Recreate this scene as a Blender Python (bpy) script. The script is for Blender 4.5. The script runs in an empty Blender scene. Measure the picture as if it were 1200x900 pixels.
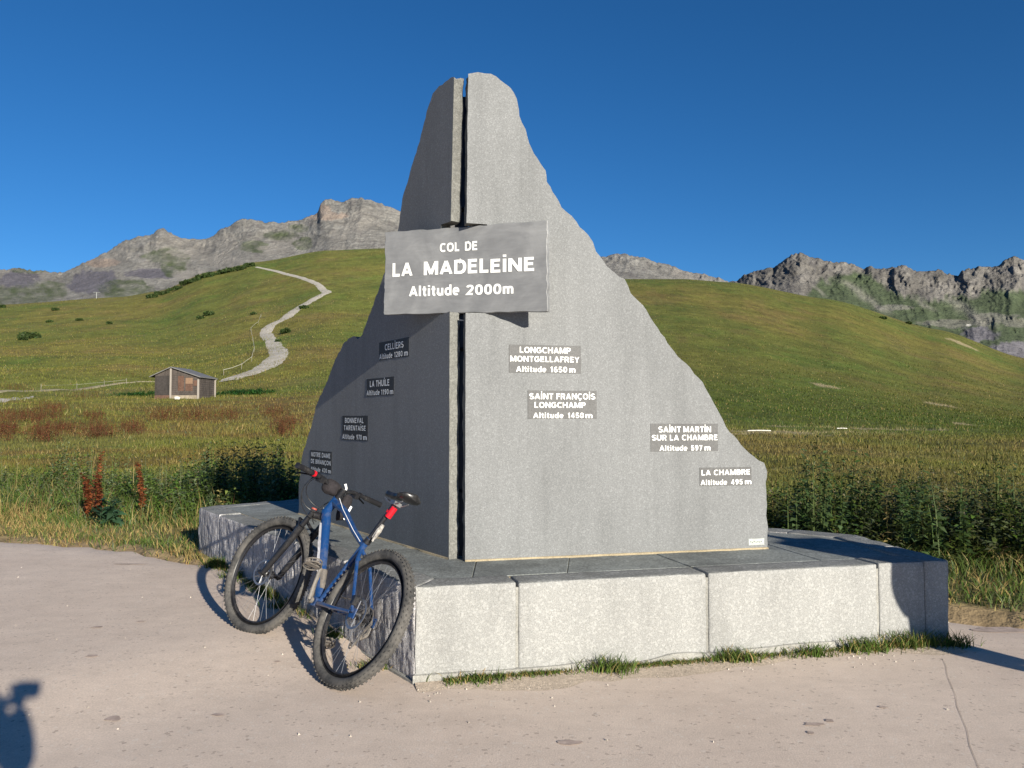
import bpy, bmesh, math, random
import numpy as np
from mathutils import Vector, Matrix, Euler
R_ = math.radians
rng = np.random.default_rng(7); random.seed(7)
scene = bpy.context.scene; COL = scene.collection

# ------------------------------------------------------------------ camera
EYE = 1.36; FPX = 930.0; PITCH = math.atan(40/FPX)
cam = bpy.data.cameras.new('camera'); camo = bpy.data.objects.new('camera', cam); COL.objects.link(camo)
camo.location = (0, 0, EYE); camo.rotation_euler = (math.pi/2 + PITCH, 0, 0)
cam.sensor_width = 36; cam.lens = 36*FPX/1200; cam.clip_start = .05; cam.clip_end = 20000
scene.camera = camo
# ------------------------------------------------------------------ light
SUN_EL = R_(15.8); SUN_AZ = R_(30.5)          # light travels 31 deg left of the viewing direction
w = bpy.data.worlds.new('World'); scene.world = w; w.use_nodes = True
nt = w.node_tree; nt.nodes.clear()
sky = nt.nodes.new('ShaderNodeTexSky'); sky.sky_type = 'NISHITA'; sky.sun_disc = False
sky.sun_elevation = SUN_EL
toward = Vector((math.sin(SUN_AZ)*math.cos(SUN_EL), -math.cos(SUN_AZ)*math.cos(SUN_EL), math.sin(SUN_EL)))
sky.sun_rotation = math.atan2(toward.x, toward.y)
sky.altitude = 2000; sky.air_density = 1.0; sky.dust_density = .1; sky.ozone_density = 5.5
bg = nt.nodes.new('ShaderNodeBackground'); bg.inputs[1].default_value = .060
wo = nt.nodes.new('ShaderNodeOutputWorld')
hs = nt.nodes.new('ShaderNodeHueSaturation'); hs.inputs['Saturation'].default_value = 1.13
nt.links.new(sky.outputs[0], hs.inputs['Color']); nt.links.new(hs.outputs[0], bg.inputs[0]); nt.links.new(bg.outputs[0], wo.inputs[0])
sl = bpy.data.lights.new('sun', 'SUN'); sl.energy = 5.0; sl.angle = R_(.55); sl.color = (1, .93, .80)
so = bpy.data.objects.new('sun', sl); COL.objects.link(so)
so.rotation_euler = toward.to_track_quat('Z', 'Y').to_euler()
scene.view_settings.view_transform = 'Standard'; scene.view_settings.look = 'None'
scene.view_settings.gamma = 1; scene.view_settings.exposure = .90
scene.cycles.max_bounces = 6; scene.cycles.transparent_max_bounces = 8

# ------------------------------------------------------------------ helpers
CP, SP = math.cos(PITCH), math.sin(PITCH)
def bearing(px, py):
    """survey notes -> (x/y, z/y) of the line of sight from the eye"""
    x = (np.asarray(px, float)-600)/FPX; u = -(np.asarray(py, float)-450)/FPX
    f = CP-u*SP
    return x/f, (SP+u*CP)/f

def _hash(ix, iy, iz, seed):
    n = (ix*73856093) ^ (iy*19349663) ^ (iz*83492791) ^ (seed*2654435761)
    n = (n ^ (n >> 13))*1274126177 & 0x7fffffff
    n = (n ^ (n >> 11))*1103515245 & 0x7fffffff
    return ((n >> 7) & 0xffff)/32767.5-1
def noise(x, y, z=0.0, seed=0):
    x, y, z = np.broadcast_arrays(np.asarray(x, float), np.asarray(y, float), np.asarray(z, float))
    ix, iy, iz = [np.floor(v).astype(np.int64) for v in (x, y, z)]
    fx, fy, fz = x-ix, y-iy, z-iz
    s = lambda t: t*t*t*(t*(t*6-15)+10)
    ux, uy, uz = s(fx), s(fy), s(fz)
    r = 0
    for dx in (0, 1):
        for dy in (0, 1):
            for dz in (0, 1):
                wgt = (ux if dx else 1-ux)*(uy if dy else 1-uy)*(uz if dz else 1-uz)
                r = r+wgt*_hash(ix+dx, iy+dy, iz+dz, seed)
    return r
def fbm(x, y, z=0.0, o=4, seed=0, g=.5):
    a, t, f = 1.0, 0, 1.0
    for i in range(o):
        t = t+a*noise(np.asarray(x)*f, np.asarray(y)*f, np.asarray(z)*f, seed+i); a *= g; f *= 2.03
    return t
def sstep(a, b, x):
    t = np.clip((x-a)/(b-a), 0, 1); return t*t*(3-2*t)

def set_props(o, label=None, cat=None, group=None, kind=None):
    if label: o['label'] = label
    if cat: o['category'] = cat
    if group: o['group'] = group
    if kind: o['kind'] = kind
    return o
def mesh_obj(name, verts, faces, mat=None, parent=None, smooth=False, cols=None):
    me = bpy.data.meshes.new(name)
    verts = np.asarray(verts, dtype=np.float32)
    if isinstance(faces, np.ndarray):
        me.vertices.add(len(verts)); me.vertices.foreach_set('co', verts.ravel())
        k = faces.shape[1]
        me.loops.add(faces.size); me.loops.foreach_set('vertex_index', faces.astype(np.int32).ravel())
        me.polygons.add(len(faces)); me.polygons.foreach_set('loop_start', np.arange(0, faces.size, k, dtype=np.int32))
        me.update(calc_edges=True)
    else:
        me.from_pydata([tuple(map(float, v)) for v in verts], [], faces)
    if smooth: me.polygons.foreach_set('use_smooth', np.ones(len(me.polygons), dtype=bool))
    if cols is not None:
        a = me.color_attributes.new('Col', 'FLOAT_COLOR', 'POINT')
        c = np.ones((len(verts), 4), np.float32); c[:, :3] = cols
        a.data.foreach_set('color', c.ravel())
    if mat: me.materials.append(mat)
    me.update()
    o = bpy.data.objects.new(name, me); COL.objects.link(o)
    if parent: o.parent = parent
    return o
def empty(name, loc=(0, 0, 0), rz=0):
    o = bpy.data.objects.new(name, None); COL.objects.link(o)
    o.location = loc; o.rotation_euler = (0, 0, rz); o.empty_display_size = .2
    return o
def grid_faces(nr, nc, wrap=False):
    i = np.arange(nr-1)[:, None]; j = np.arange(nc if wrap else nc-1)[None, :]
    j2 = (j+1) % nc
    return np.stack([i*nc+j, i*nc+j2, (i+1)*nc+j2, (i+1)*nc+j], -1).reshape(-1, 4)

class MB:
    """collects simple shapes into one mesh"""
    def __init__(s): s.v = []; s.f = []
    def add(s, V, Fc):
        b = len(s.v); s.v += [tuple(map(float, v)) for v in V]; s.f += [[b+int(i) for i in f] for f in Fc]
    def box(s, c, size, rot=None):
        M = rot if rot is not None else Matrix.Identity(3)
        V = [Vector(c)+M @ Vector((sx*size[0]/2, sy*size[1]/2, sz*size[2]/2)) for sx in (-1, 1) for sy in (-1, 1) for sz in (-1, 1)]
        s.add(V, [(0, 1, 3, 2), (4, 6, 7, 5), (0, 4, 5, 1), (2, 3, 7, 6), (0, 2, 6, 4), (1, 5, 7, 3)])
    def tube(s, pts, rad, n=10, caps=True, oval=1.0):
        pts = [Vector(p) for p in pts]
        rad = [rad]*len(pts) if isinstance(rad, (int, float)) else rad
        rings = []; prev = None
        for i, p in enumerate(pts):
            d = (pts[min(i+1, len(pts)-1)]-pts[max(i-1, 0)]).normalized()
            if prev is None:
                a = Vector((0, 1, 0)) if abs(d.y) < .9 else Vector((1, 0, 0))
                u = (a-d*a.dot(d)).normalized()
            else: u = (prev-d*prev.dot(d)).normalized()
            prev = u; v = d.cross(u)
            rings.append([p+(u*math.cos(2*math.pi*k/n)+v*oval*math.sin(2*math.pi*k/n))*rad[i] for k in range(n)])
        V = [q for r in rings for q in r]
        Fc = [(i*n+k, i*n+(k+1) % n, (i+1)*n+(k+1) % n, (i+1)*n+k) for i in range(len(pts)-1) for k in range(n)]
        if caps: Fc += [tuple(range(n))[::-1], tuple((len(pts)-1)*n+k for k in range(n))]
        s.add(V, Fc)
    def torus(s, c, R, prof, n=64):
        """ring round the Y axis; prof = closed list of (radial, y) offsets"""
        m = len(prof); V = []
        for i in range(n):
            a = 2*math.pi*i/n
            for (dr, dy) in prof: V.append((c[0]+(R+dr)*math.cos(a), c[1]+dy, c[2]+(R+dr)*math.sin(a)))
        s.add(V, [(i*m+k, i*m+(k+1) % m, ((i+1) % n)*m+(k+1) % m, ((i+1) % n)*m+k) for i in range(n) for k in range(m)])
    def ball(s, c, r, n=10, sx=(1, 1, 1)):
        V = []; Fc = []
        for i in range(n+1):
            t = math.pi*i/n
            for k in range(n): 
                a = 2*math.pi*k/n
                V.append((c[0]+r*sx[0]*math.sin(t)*math.cos(a), c[1]+r*sx[1]*math.sin(t)*math.sin(a), c[2]+r*sx[2]*math.cos(t)))
        for i in range(n):
            for k in range(n): Fc.append((i*n+k, (i+1)*n+k, (i+1)*n+(k+1) % n, i*n+(k+1) % n))
        s.add(V, Fc)
    def build(s, name, mat, parent=None, smooth=False, bevel=0):
        o = mesh_obj(name, s.v, s.f, mat, parent, False)
        bm = bmesh.new(); bm.from_mesh(o.data)
        bmesh.ops.remove_doubles(bm, verts=bm.verts, dist=1e-5)
        bmesh.ops.recalc_face_normals(bm, faces=bm.faces)
        if bevel: bmesh.ops.bevel(bm, geom=bm.edges[:], offset=bevel, segments=1, affect='EDGES')
        if smooth:
            for f in bm.faces: f.smooth = True
            for e in bm.edges:
                if len(e.link_faces) == 2 and e.calc_face_angle(0) > .75: e.smooth = False
        bm.to_mesh(o.data); bm.free(); return o

# ------------------------------------------------------------------ materials
def new_mat(name):
    m = bpy.data.materials.new(name); m.use_nodes = True; m.node_tree.nodes.clear()
    N = m.node_tree.nodes; L = m.node_tree.links
    out = N.new('ShaderNodeOutputMaterial'); b = N.new('ShaderNodeBsdfPrincipled')
    L.new(b.outputs[0], out.inputs[0]); return m, N, L, b
def _noise(N, L, vec, scale, detail=4, rough=.55, dist=0):
    n = N.new('ShaderNodeTexNoise'); n.inputs['Scale'].default_value = scale
    n.inputs['Detail'].default_value = detail; n.inputs['Roughness'].default_value = rough; n.inputs['Distortion'].default_value = dist
    if vec: L.new(vec, n.inputs['Vector'])
    return n
def _ramp(N, L, src, stops):
    r = N.new('ShaderNodeValToRGB'); e = r.color_ramp.elements
    while len(e) < len(stops): e.new(.5)
    for k, (p, c) in enumerate(stops):
        e[k].position = p; e[k].color = (*c, 1) if len(c) == 3 else c
    L.new(src, r.inputs[0]); return r
def _mix(N, L, a, b, fac, mode='MIX'):
    m = N.new('ShaderNodeMix'); m.data_type = 'RGBA'; m.blend_type = mode
    for s, i in ((fac, 0), (a, 6), (b, 7)):
        if hasattr(s, 'links'): L.new(s, m.inputs[i])
        elif isinstance(s, (int, float)): m.inputs[i].default_value = s
        else: m.inputs[i].default_value = (*s, 1)
    return m.outputs[2]
def _vec(N, L, scale=(1, 1, 1), kind='Object'):
    if kind == 'World':
        g = N.new('ShaderNodeNewGeometry'); src = g.outputs['Position']
    else:
        t = N.new('ShaderNodeTexCoord'); src = t.outputs[kind]
    m = N.new('ShaderNodeMapping'); m.inputs['Scale'].default_value = scale
    L.new(src, m.inputs[0]); return m.outputs[0]
def _bump(N, L, b, h, strength, dist):
    n = N.new('ShaderNodeBump'); n.inputs['Strength'].default_value = strength; n.inputs['Distance'].default_value = dist
    L.new(h, n.inputs['Height']); L.new(n.outputs[0], b.inputs['Normal'])
def g3(v, t=(1, 1, 1)): return (v*t[0], v*t[1], v*t[2])

def stone_mat(name, base, tint=(1, 1, .97), fine=190, speck=.5, rough=.9, bump=.5, bdist=.003, stain=.25, spec_thr=.68, coarse=60):
    """granite: grains, pale mica specks, weather stains"""
    m, N, L, b = new_mat(name); v = _vec(N, L, kind='World')
    a = _noise(N, L, v, fine, 3, .7); c = _noise(N, L, v, coarse, 3, .6); st = _noise(N, L, _vec(N, L, (2.2, 2.2, .7), 'World'), 1.4, 5, .6)
    col = _ramp(N, L, a.outputs[0], [(.3, g3(base*.72, tint)), (.5, g3(base, tint)), (.72, g3(base*1.35, tint))]).outputs[0]
    vo = N.new('ShaderNodeTexVoronoi'); vo.inputs['Scale'].default_value = fine*.45; L.new(v, vo.inputs['Vector'])
    rgb = N.new('ShaderNodeSeparateColor'); L.new(vo.outputs['Color'], rgb.inputs[0])
    sp = _ramp(N, L, rgb.outputs[0], [(spec_thr, (0, 0, 0)), (spec_thr+.2, (1, 1, 1))]).outputs[0]
    spm = N.new('ShaderNodeMath'); spm.operation = 'MULTIPLY'; spm.inputs[1].default_value = speck; L.new(sp, spm.inputs[0])
    col = _mix(N, L, col, g3(min(base*1.75, .7), tint), spm.outputs[0])
    s2 = _ramp(N, L, st.outputs[0], [(.35, g3(1-stain)), (.55, (1, 1, 1)), (.8, g3(1+stain*.35))]).outputs[0]
    col = _mix(N, L, col, s2, 1.0, 'MULTIPLY')
    c2 = _ramp(N, L, c.outputs[0], [(.3, (.86, .86, .86)), (.7, (1.12, 1.12, 1.12))]).outputs[0]
    col = _mix(N, L, col, c2, 1.0, 'MULTIPLY')
    sk = _noise(N, L, _vec(N, L, (11, 11, .45), 'World'), 1.0, 5, .7)
    col = _mix(N, L, col, _ramp(N, L, sk.outputs[0], [(.32, g3(.92)), (.46, g3(1)), (.68, g3(1.04))]).outputs[0], 1.0, 'MULTIPLY')
    L.new(col, b.inputs['Base Color']); b.inputs['Roughness'].default_value = rough
    b.inputs['Specular IOR Level'].default_value = .3
    ad = N.new('ShaderNodeMath'); ad.operation = 'ADD'; L.new(a.outputs[0], ad.inputs[0]); L.new(c.outputs[0], ad.inputs[1])
    _bump(N, L, b, ad.outputs[0], bump, bdist); return m
def plain_mat(name, col, rough=.5, metal=0, var=.15, scale=30, spec=.4, bump=0, coat=0):
    m, N, L, b = new_mat(name); n = _noise(N, L, _vec(N, L), scale, 4, .6)
    r = _ramp(N, L, n.outputs[0], [(.3, tuple(c*(1-var) for c in col)), (.7, tuple(min(1, c*(1+var)) for c in col))])
    L.new(r.outputs[0], b.inputs['Base Color']); b.inputs['Roughness'].default_value = rough; b.inputs['Metallic'].default_value = metal
    b.inputs['Specular IOR Level'].default_value = spec; b.inputs['Coat Weight'].default_value = coat
    if bump: _bump(N, L, b, n.outputs[0], bump, .002)
    return m
def dusty_mat(name, col, dust, amt=.5, rough=.6, scale=12, **k):
    m, N, L, b = new_mat(name); n = _noise(N, L, _vec(N, L), scale, 6, .7); n2 = _noise(N, L, _vec(N, L), scale*9, 3, .7)
    ad = N.new('ShaderNodeMath'); ad.operation = 'MULTIPLY_ADD'; ad.inputs[1].default_value = .4; L.new(n2.outputs[0], ad.inputs[0]); L.new(n.outputs[0], ad.inputs[2])
    f = _ramp(N, L, ad.outputs[0], [(.75-.35*amt, (0, 0, 0)), (.95-.25*amt, g3(min(1, amt+.2)))])
    c = _mix(N, L, col, dust, f.outputs[0]); L.new(c, b.inputs['Base Color'])
    b.inputs['Roughness'].default_value = rough; b.inputs['Coat Weight'].default_value = k.get('coat', 0); b.inputs['Metallic'].default_value = k.get('metal', 0)
    return m
def attr_mat(name, scale=(1.5, 9), amp=.25, rough=.95, transl=0, bump=0, bdist=.05, kind='World', vs=(1, 1, 1)):
    """colour from the Col attribute, broken up by noise"""
    m, N, L, b = new_mat(name)
    at = N.new('ShaderNodeAttribute'); at.attribute_name = 'Col'
    col = at.outputs['Color']; last = None
    if amp:
        v = _vec(N, L, vs, kind)
        for s in scale:
            n = _noise(N, L, v, s, 5, .65); last = n
            r = _ramp(N, L, n.outputs[0], [(.3, g3(1-amp)), (.7, g3(1+amp))])
            col = _mix(N, L, col, r.outputs[0], 1.0, 'MULTIPLY')
    L.new(col, b.inputs['Base Color']); b.inputs['Roughness'].default_value = rough
    b.inputs['Specular IOR Level'].default_value = .15
    if bump: _bump(N, L, b, last.outputs[0], bump, bdist)
    if transl:
        t = N.new('ShaderNodeBsdfTranslucent'); L.new(col, t.inputs[0])
        ms = N.new('ShaderNodeMixShader'); ms.inputs[0].default_value = transl
        out = [n for n in N if n.type == 'OUTPUT_MATERIAL'][0]
        L.new(b.outputs[0], ms.inputs[1]); L.new(t.outputs[0], ms.inputs[2]); L.new(ms.outputs[0], out.inputs[0])
    return m

M_SLAB = stone_mat('grey_granite', .180, (.975, 1.0, 1.01), fine=330, speck=.3, stain=.12, bump=.2, bdist=.001, coarse=110, spec_thr=.72)
M_SLAB_EDGE = stone_mat('split_granite', .18, (1, 1, .93), fine=160, speck=.3, bump=1, bdist=.008)
M_BLOCK = stone_mat('bush_hammered_granite', .27, (1, 1, .965), fine=210, speck=.3, bump=.7, bdist=.003, stain=.14, spec_thr=.7, coarse=150)
M_ROUGH = stone_mat('rough_granite', .44, (1, .97, .98), fine=120, speck=.4, bump=1, bdist=.01, stain=.3)
M_TOP = stone_mat('slate_flag', .20, (.97, 1.03, .98), fine=60, speck=.25, bump=.6, bdist=.003, stain=.35)
M_RIM = stone_mat('dark_block_top', .20, (1, 1.01, .97), fine=150, speck=.45, bump=1, bdist=.004, stain=.3, coarse=70)  # darker speckled granite for the upward faces of the blocks
M_MORTAR = stone_mat('yellow_mortar', .30, (1.15, .95, .62), fine=200, speck=.1)
M_FOOT = stone_mat('cement', .27, (1, .98, .9), fine=150, speck=.15, stain=.3)
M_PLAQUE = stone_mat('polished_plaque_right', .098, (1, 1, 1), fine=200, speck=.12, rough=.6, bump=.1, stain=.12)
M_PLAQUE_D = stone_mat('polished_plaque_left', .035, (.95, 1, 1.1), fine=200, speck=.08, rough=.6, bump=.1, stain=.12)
M_WHITE = plain_mat('white_lettering', (.78, .78, .75), .6, var=.05)
def sign_mat():
    m, N, L, b = new_mat('scratched_slate'); v = _vec(N, L, (1, 1, 1), 'World')
    n = _noise(N, L, v, 5, 7, .6, .6); n3 = _noise(N, L, _vec(N, L, (1.2, 1.2, 7), 'World'), 6, 6, .65, .8)
    c = _ramp(N, L, n.outputs[0], [(.3, (.145, .148, .153)), (.5, (.18, .183, .187)), (.72, (.235, .238, .24))]).outputs[0]
    c2 = _ramp(N, L, n3.outputs[0], [(.35, g3(.93)), (.5, g3(1)), (.68, g3(1.08))]).outputs[0]
    c = _mix(N, L, c, c2, 1.0, 'MULTIPLY')
    L.new(c, b.inputs['Base Color']); b.inputs['Roughness'].default_value = .55
    _bump(N, L, b, n3.outputs[0], .25, .003); return m
M_SIGN = sign_mat()
M_STEEL = plain_mat('dark_steel', (.03, .035, .05), .45, .6)

# ------------------------------------------------------------------ ground lines
EX = np.array([-60, -20, -8, -5.445, -4.39, -3.78, -2.88, 2.6, 3.0, 3.33, 5, 9, 20, 60.])
EY = np.array([20, 12, 9.35, 8.5, 8.23, 7.88, 7.34, 5.75, 5.52, 5.23, 4.5, 2.6, -3, -20.])
def edge_dist(x, y):      # >0 on the grass side of the paving edge
    j = .10*noise(np.asarray(x)*1.3, 0, 0, 5)+.05*noise(np.asarray(x)*5, 0, 0, 6)
    return (np.asarray(y)-np.interp(x, EX, EY)-j)*.93
def paving_z(x, y):       # paving climbs a little toward the back left
    t = ((x+.93)*(-.653)+(y-4.08)*.757)/1.15
    return .052*sstep(0, 1, t)*sstep(-.2, -1.0, x)+0.0*x
TR = np.array([12, 20, 35, 60, 100, 180, 300, 450.])
TC = {-300: (591, 541, 499, 466, 447, 415, 385, 366), 0: (591, 541, 499, 466, 448, 413, 380, 357), 140: (591, 541, 500, 467, 448, 411, 375, 348),
      185: (591, 541, 500, 468, 449, 412, 373, 341), 240: (591, 541, 500, 468, 447, 405, 358, 319), 300: (591, 541, 500, 467, 442, 396, 343, 307), 380: (591, 541, 500, 465, 436, 385, 330, 293.5),
      450: (592, 543, 503, 469, 440, 385, 328, 291), 600: (594, 546, 508, 480, 450, 395, 335, 302), 735: (594, 550, 516, 492, 466, 415, 360, 327),
      800: (594, 551, 518, 498, 471, 420, 363, 327), 860: (595, 552, 520, 503, 476, 425, 368, 331), 970: (595, 553, 521, 505, 485, 442, 386, 350), 1100: (595, 554, 522, 508, 494, 462, 417, 386),
      1200: (595, 554, 523, 510, 499, 476, 442, 419), 1500: (595, 554, 524, 512, 505, 492, 478, 466)}
TK = np.array(sorted(TC)); TV = np.array([TC[k] for k in TK], float)
TAZ, _ = bearing(TK, 450)
_, TEL = bearing(600, TV)       # z/y at each range
def terrain_z(x, y):
    x = np.asarray(x, float); y = np.asarray(y, float)
    D = np.hypot(x, y)
    az = np.where(y > .02*np.abs(x), x/np.maximum(y, 1e-3), np.sign(x)*50); az = np.clip(az, TAZ[0], TAZ[-1])
    dep = D/np.sqrt(1+az*az)
    k = np.clip(np.searchsorted(TAZ, az)-1, 0, len(TAZ)-2); f = (az-TAZ[k])/(TAZ[k+1]-TAZ[k]); f = f*f*(3-2*f)*.5+f*.5
    Z = TEL*TR[None, :]+EYE                               # heights at the control depths
    zr = Z[k]*(1-f)[..., None]+Z[k+1]*f[..., None]
    lt = np.log(TR); ld = np.log(np.clip(dep, TR[0], TR[-1]))
    # monotone-ish interpolation in depth
    i = np.clip(np.searchsorted(lt, ld)-1, 0, len(lt)-2)
    g = (dep.clip(TR[0], TR[-1])-TR[i])/(TR[i+1]-TR[i])
    idx = np.arange(zr.shape[0]) if zr.ndim == 2 else None
    z0 = np.take_along_axis(zr, i[..., None], -1)[..., 0]; z1 = np.take_along_axis(zr, (i+1)[..., None], -1)[..., 0]
    zm = np.take_along_axis(zr, np.maximum(i-1, 0)[..., None], -1)[..., 0]; zp = np.take_along_axis(zr, np.minimum(i+2, len(TR)-1)[..., None], -1)[..., 0]
    hm = TR[i]-TR[np.maximum(i-1, 0)]; h = TR[i+1]-TR[i]; hp = TR[np.minimum(i+2, len(TR)-1)]-TR[i+1]
    s = (z1-z0)/h; s0 = np.where(hm > 0, (z0-zm)/np.where(hm > 0, hm, 1), s); s1 = np.where(hp > 0, (zp-z1)/np.where(hp > 0, hp, 1), s*.4)
    m0 = (s0+s)/2*h; m1 = (s1+s)/2*h
    z = (2*g**3-3*g**2+1)*z0+(g**3-2*g**2+g)*m0+(-2*g**3+3*g**2)*z1+(g**3-g**2)*m1
    z = np.where(dep < 12, .06+(z-.06)*sstep(7, 12, dep), z)
    over = np.maximum(dep-450, 0)
    z = z-over*.10-over**2/6000*(over < 900)-(over >= 900)*(135+(over-900)*.02)
    z = np.maximum(z, -160)
    z = z+sstep(30, 120, D)*(.9*fbm(x/38, y/38, 0, 3, 3)+.22*noise(x/7, y/7, 0, 9))*sstep(400, 200, dep)*(1-.75*sstep(.05, .2, az))
    z = z+sstep(10, 20, D)*(.10*noise(x/3.1, y/3.1, 0, 11)+.04*noise(x/.9, y/.9, 0, 12))*sstep(200, 100, D)
    e = edge_dist(x, y)
    pz = paving_z(x, y)
    z = np.where((e < 0), pz-.04, z)
    near = sstep(0, .12, e)*sstep(14, 10, D)
    z = np.where((e >= 0) & (D < 14), (pz-.04)*(1-sstep(0, .10, e))+np.maximum(z, pz+.004+.012*noise(x*3, y*3, 0, 2))*sstep(0, .10, e), z)
    return z

# ---- ground sheet
def ground_colour(x, y):
    D = np.hypot(x, y); az = x/np.maximum(y, .1)
    c = np.zeros(x.shape+(3,))
    a = fbm(x/30, y/42, 0, 5, 21, .6); b_ = fbm(x/8, y/13, 3, 4, 25, .6); d = fbm(x/90, y/80, 7, 3, 31); f = fbm(x/1.6, y/1.6, 0, 3, 37)
    green = np.array([.098, .118, .022]); olive = np.array([.152, .132, .030]); fresh = np.array([.064, .118, .018]); brown = np.array([.17, .105, .045]); straw = np.array([.24, .19, .08])
    m = (.25+.6*sstep(-.9, .9, a+.5*d))[..., None]; c = green*(1-m)+olive*m
    m = sstep(.15, 1.0, b_-.3*a)[..., None]; c = c*(1-m*.45)+fresh*m*.45
    m = (sstep(.3, 1.1, b_+.6*a)*.35)[..., None]; c = c*(1-m)+brown*m
    # dock-red streaks on the left meadow
    red = np.array([.15, .058, .028])
    m = (sstep(.25, .85, fbm(x/5, y/1.9, 5, 4, 41)+.25)*sstep(16, 22, D)*sstep(110, 60, D)*sstep(-.05, -.25, az)*.35)[..., None]; c = c*(1-m)+red*m
    # trampled brownish flat on the right
    m = (sstep(.12, .25, az)*sstep(70, 40, D)*sstep(7, 12, D)*(.36+.38*noise(x/3, y/4, 0, 44)))[..., None]; c = c*(1-m)+np.array([.135, .092, .036])*m
    # hill at right is smoother and greener low down
    m = (sstep(.1, .2, az)*sstep(60, 90, D)*sstep(260, 120, D)*.6)[..., None]; c = c*(1-m)+np.array([.072, .102, .014])*m
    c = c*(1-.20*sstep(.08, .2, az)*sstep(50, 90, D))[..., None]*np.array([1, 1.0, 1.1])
    # dry verge along the paving
    e = edge_dist(x, y)
    m = (sstep(2.2, .8, e)*(.65+.3*f))[..., None]; c = c*(1-m)+straw*m
    m = (sstep(.45, .0, e+.12*f)*.8)[..., None]; c = c*(1-m)+np.array([.27, .19, .12])*m
    # bare patches
    for (px, py, R, sx, sy) in [(222, 331, 440, 9, 5), (1103, 470, 150, 1.6, 5), (1132, 487, 95, 1.2, 2.4), (968, 467, 160, 2.2, 5), (1125, 400, 380, 6, 9), (940, 505, 55, 7, 1.6), (1010, 500, 66, 8, 1.5), (885, 503, 50, 5, 1.2)]:
        bx, _e = bearing(px, py); X = bx*R; q = ((x-X)/sx)**2+((y-R)/sy)**2+.5*f
        m = (sstep(1.4, .6, q)*.75)[..., None]; c = c*(1-m)+np.array([.30, .24, .15])*m
    return np.clip(c*(1+.10*f)[..., None], .01, .6)
def build_ground():
    th = np.concatenate([np.linspace(-180, -38, 72)[:-1], np.arange(-38, 38, .125), np.linspace(38, 180, 73)[:-1]])
    rr = np.concatenate([[0.3, 1, 2, 3], np.arange(3.6, 12, .16), 12*1.0115**np.arange(0, 330)])
    rr = rr[rr < 520]; rr = np.concatenate([rr, 520*1.06**np.arange(0, 45)])
    T, Rr = np.meshgrid(np.radians(th), rr); x = Rr*np.sin(T); y = Rr*np.cos(T)
    z = terrain_z(x.ravel(), y.ravel()).reshape(x.shape)
    c = ground_colour(x, y)
    V = np.stack([x, y, z], -1).reshape(-1, 3)
    m = attr_mat('alpine_meadow', (.10, .5, 2.6), .28, bump=.8, bdist=.08)
    o = mesh_obj('ground', V, grid_faces(len(rr), len(th), True)[:, ::-1].copy(), m, smooth=True, cols=c.reshape(-1, 3)); o['kind'] = 'structure'
build_ground()

def paving_material():
    m, N, L, b = new_mat('worn_concrete_paving'); v = _vec(N, L, kind='World')
    n1 = _noise(N, L, v, .8, 6, .6); n2 = _noise(N, L, v, 7, 6, .7); n3 = _noise(N, L, v, 130, 3, .7); n4 = _noise(N, L, _vec(N, L, (1, 2.5, 1), 'World'), 2.6, 5, .7, .6)
    c = _ramp(N, L, n1.outputs[0], [(.3, (.56, .455, .375)), (.5, (.60, .495, .41)), (.72, (.64, .53, .44))]).outputs[0]
    for n, lo, hi in ((n2, .94, 1.05), (n3, .84, 1.13), (n4, .94, 1.04)):
        c = _mix(N, L, c, _ramp(N, L, n.outputs[0], [(.32, g3(lo)), (.68, g3(hi))]).outputs[0], 1.0, 'MULTIPLY')
    vo = N.new('ShaderNodeTexVoronoi'); vo.inputs['Scale'].default_value = 75; L.new(v, vo.inputs['Vector'])
    q = N.new('ShaderNodeSeparateColor'); L.new(vo.outputs['Color'], q.inputs[0])
    c = _mix(N, L, c, (.16, .12, .10), _ramp(N, L, q.outputs[0], [(.96, (0, 0, 0)), (.99, (.4, .4, .4))]).outputs[0])
    c = _mix(N, L, c, (.65, .6, .54), _ramp(N, L, q.outputs[1], [(.95, (0, 0, 0)), (.99, (.35, .35, .35))]).outputs[0])
    L.new(c, b.inputs['Base Color']); b.inputs['Roughness'].default_value = .93; b.inputs['Specular IOR Level'].default_value = .2
    ad = N.new('ShaderNodeMath'); ad.operation = 'ADD'; L.new(n3.outputs[0], ad.inputs[0]); L.new(n2.outputs[0], ad.inputs[1])
    _bump(N, L, b, ad.outputs[0], .4, .0035); return m
M_PAVE = paving_material()
def build_paving():
    xs = np.concatenate([np.linspace(-60, -8, 40)[:-1], np.arange(-8, 6, .06), np.linspace(6, 60, 50)])
    v = np.concatenate([np.linspace(0, 1, 70)**.5])
    X, Vv = np.meshgrid(xs, v)
    j = .10*noise(X*1.3, 0, 0, 5)+.05*noise(X*5, 0, 0, 6)+.02*noise(X*14, 0, 0, 8)
    ye = np.interp(X, EX, EY)+j+.02; Y = -25+(ye+25)*Vv
    Z = paving_z(X, Y)-.03*(Vv > .9999)
    o = mesh_obj('paving', np.stack([X, Y, Z], -1).reshape(-1, 3), grid_faces(len(v), len(xs)), M_PAVE, smooth=True); o['kind'] = 'structure'
build_paving()

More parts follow.
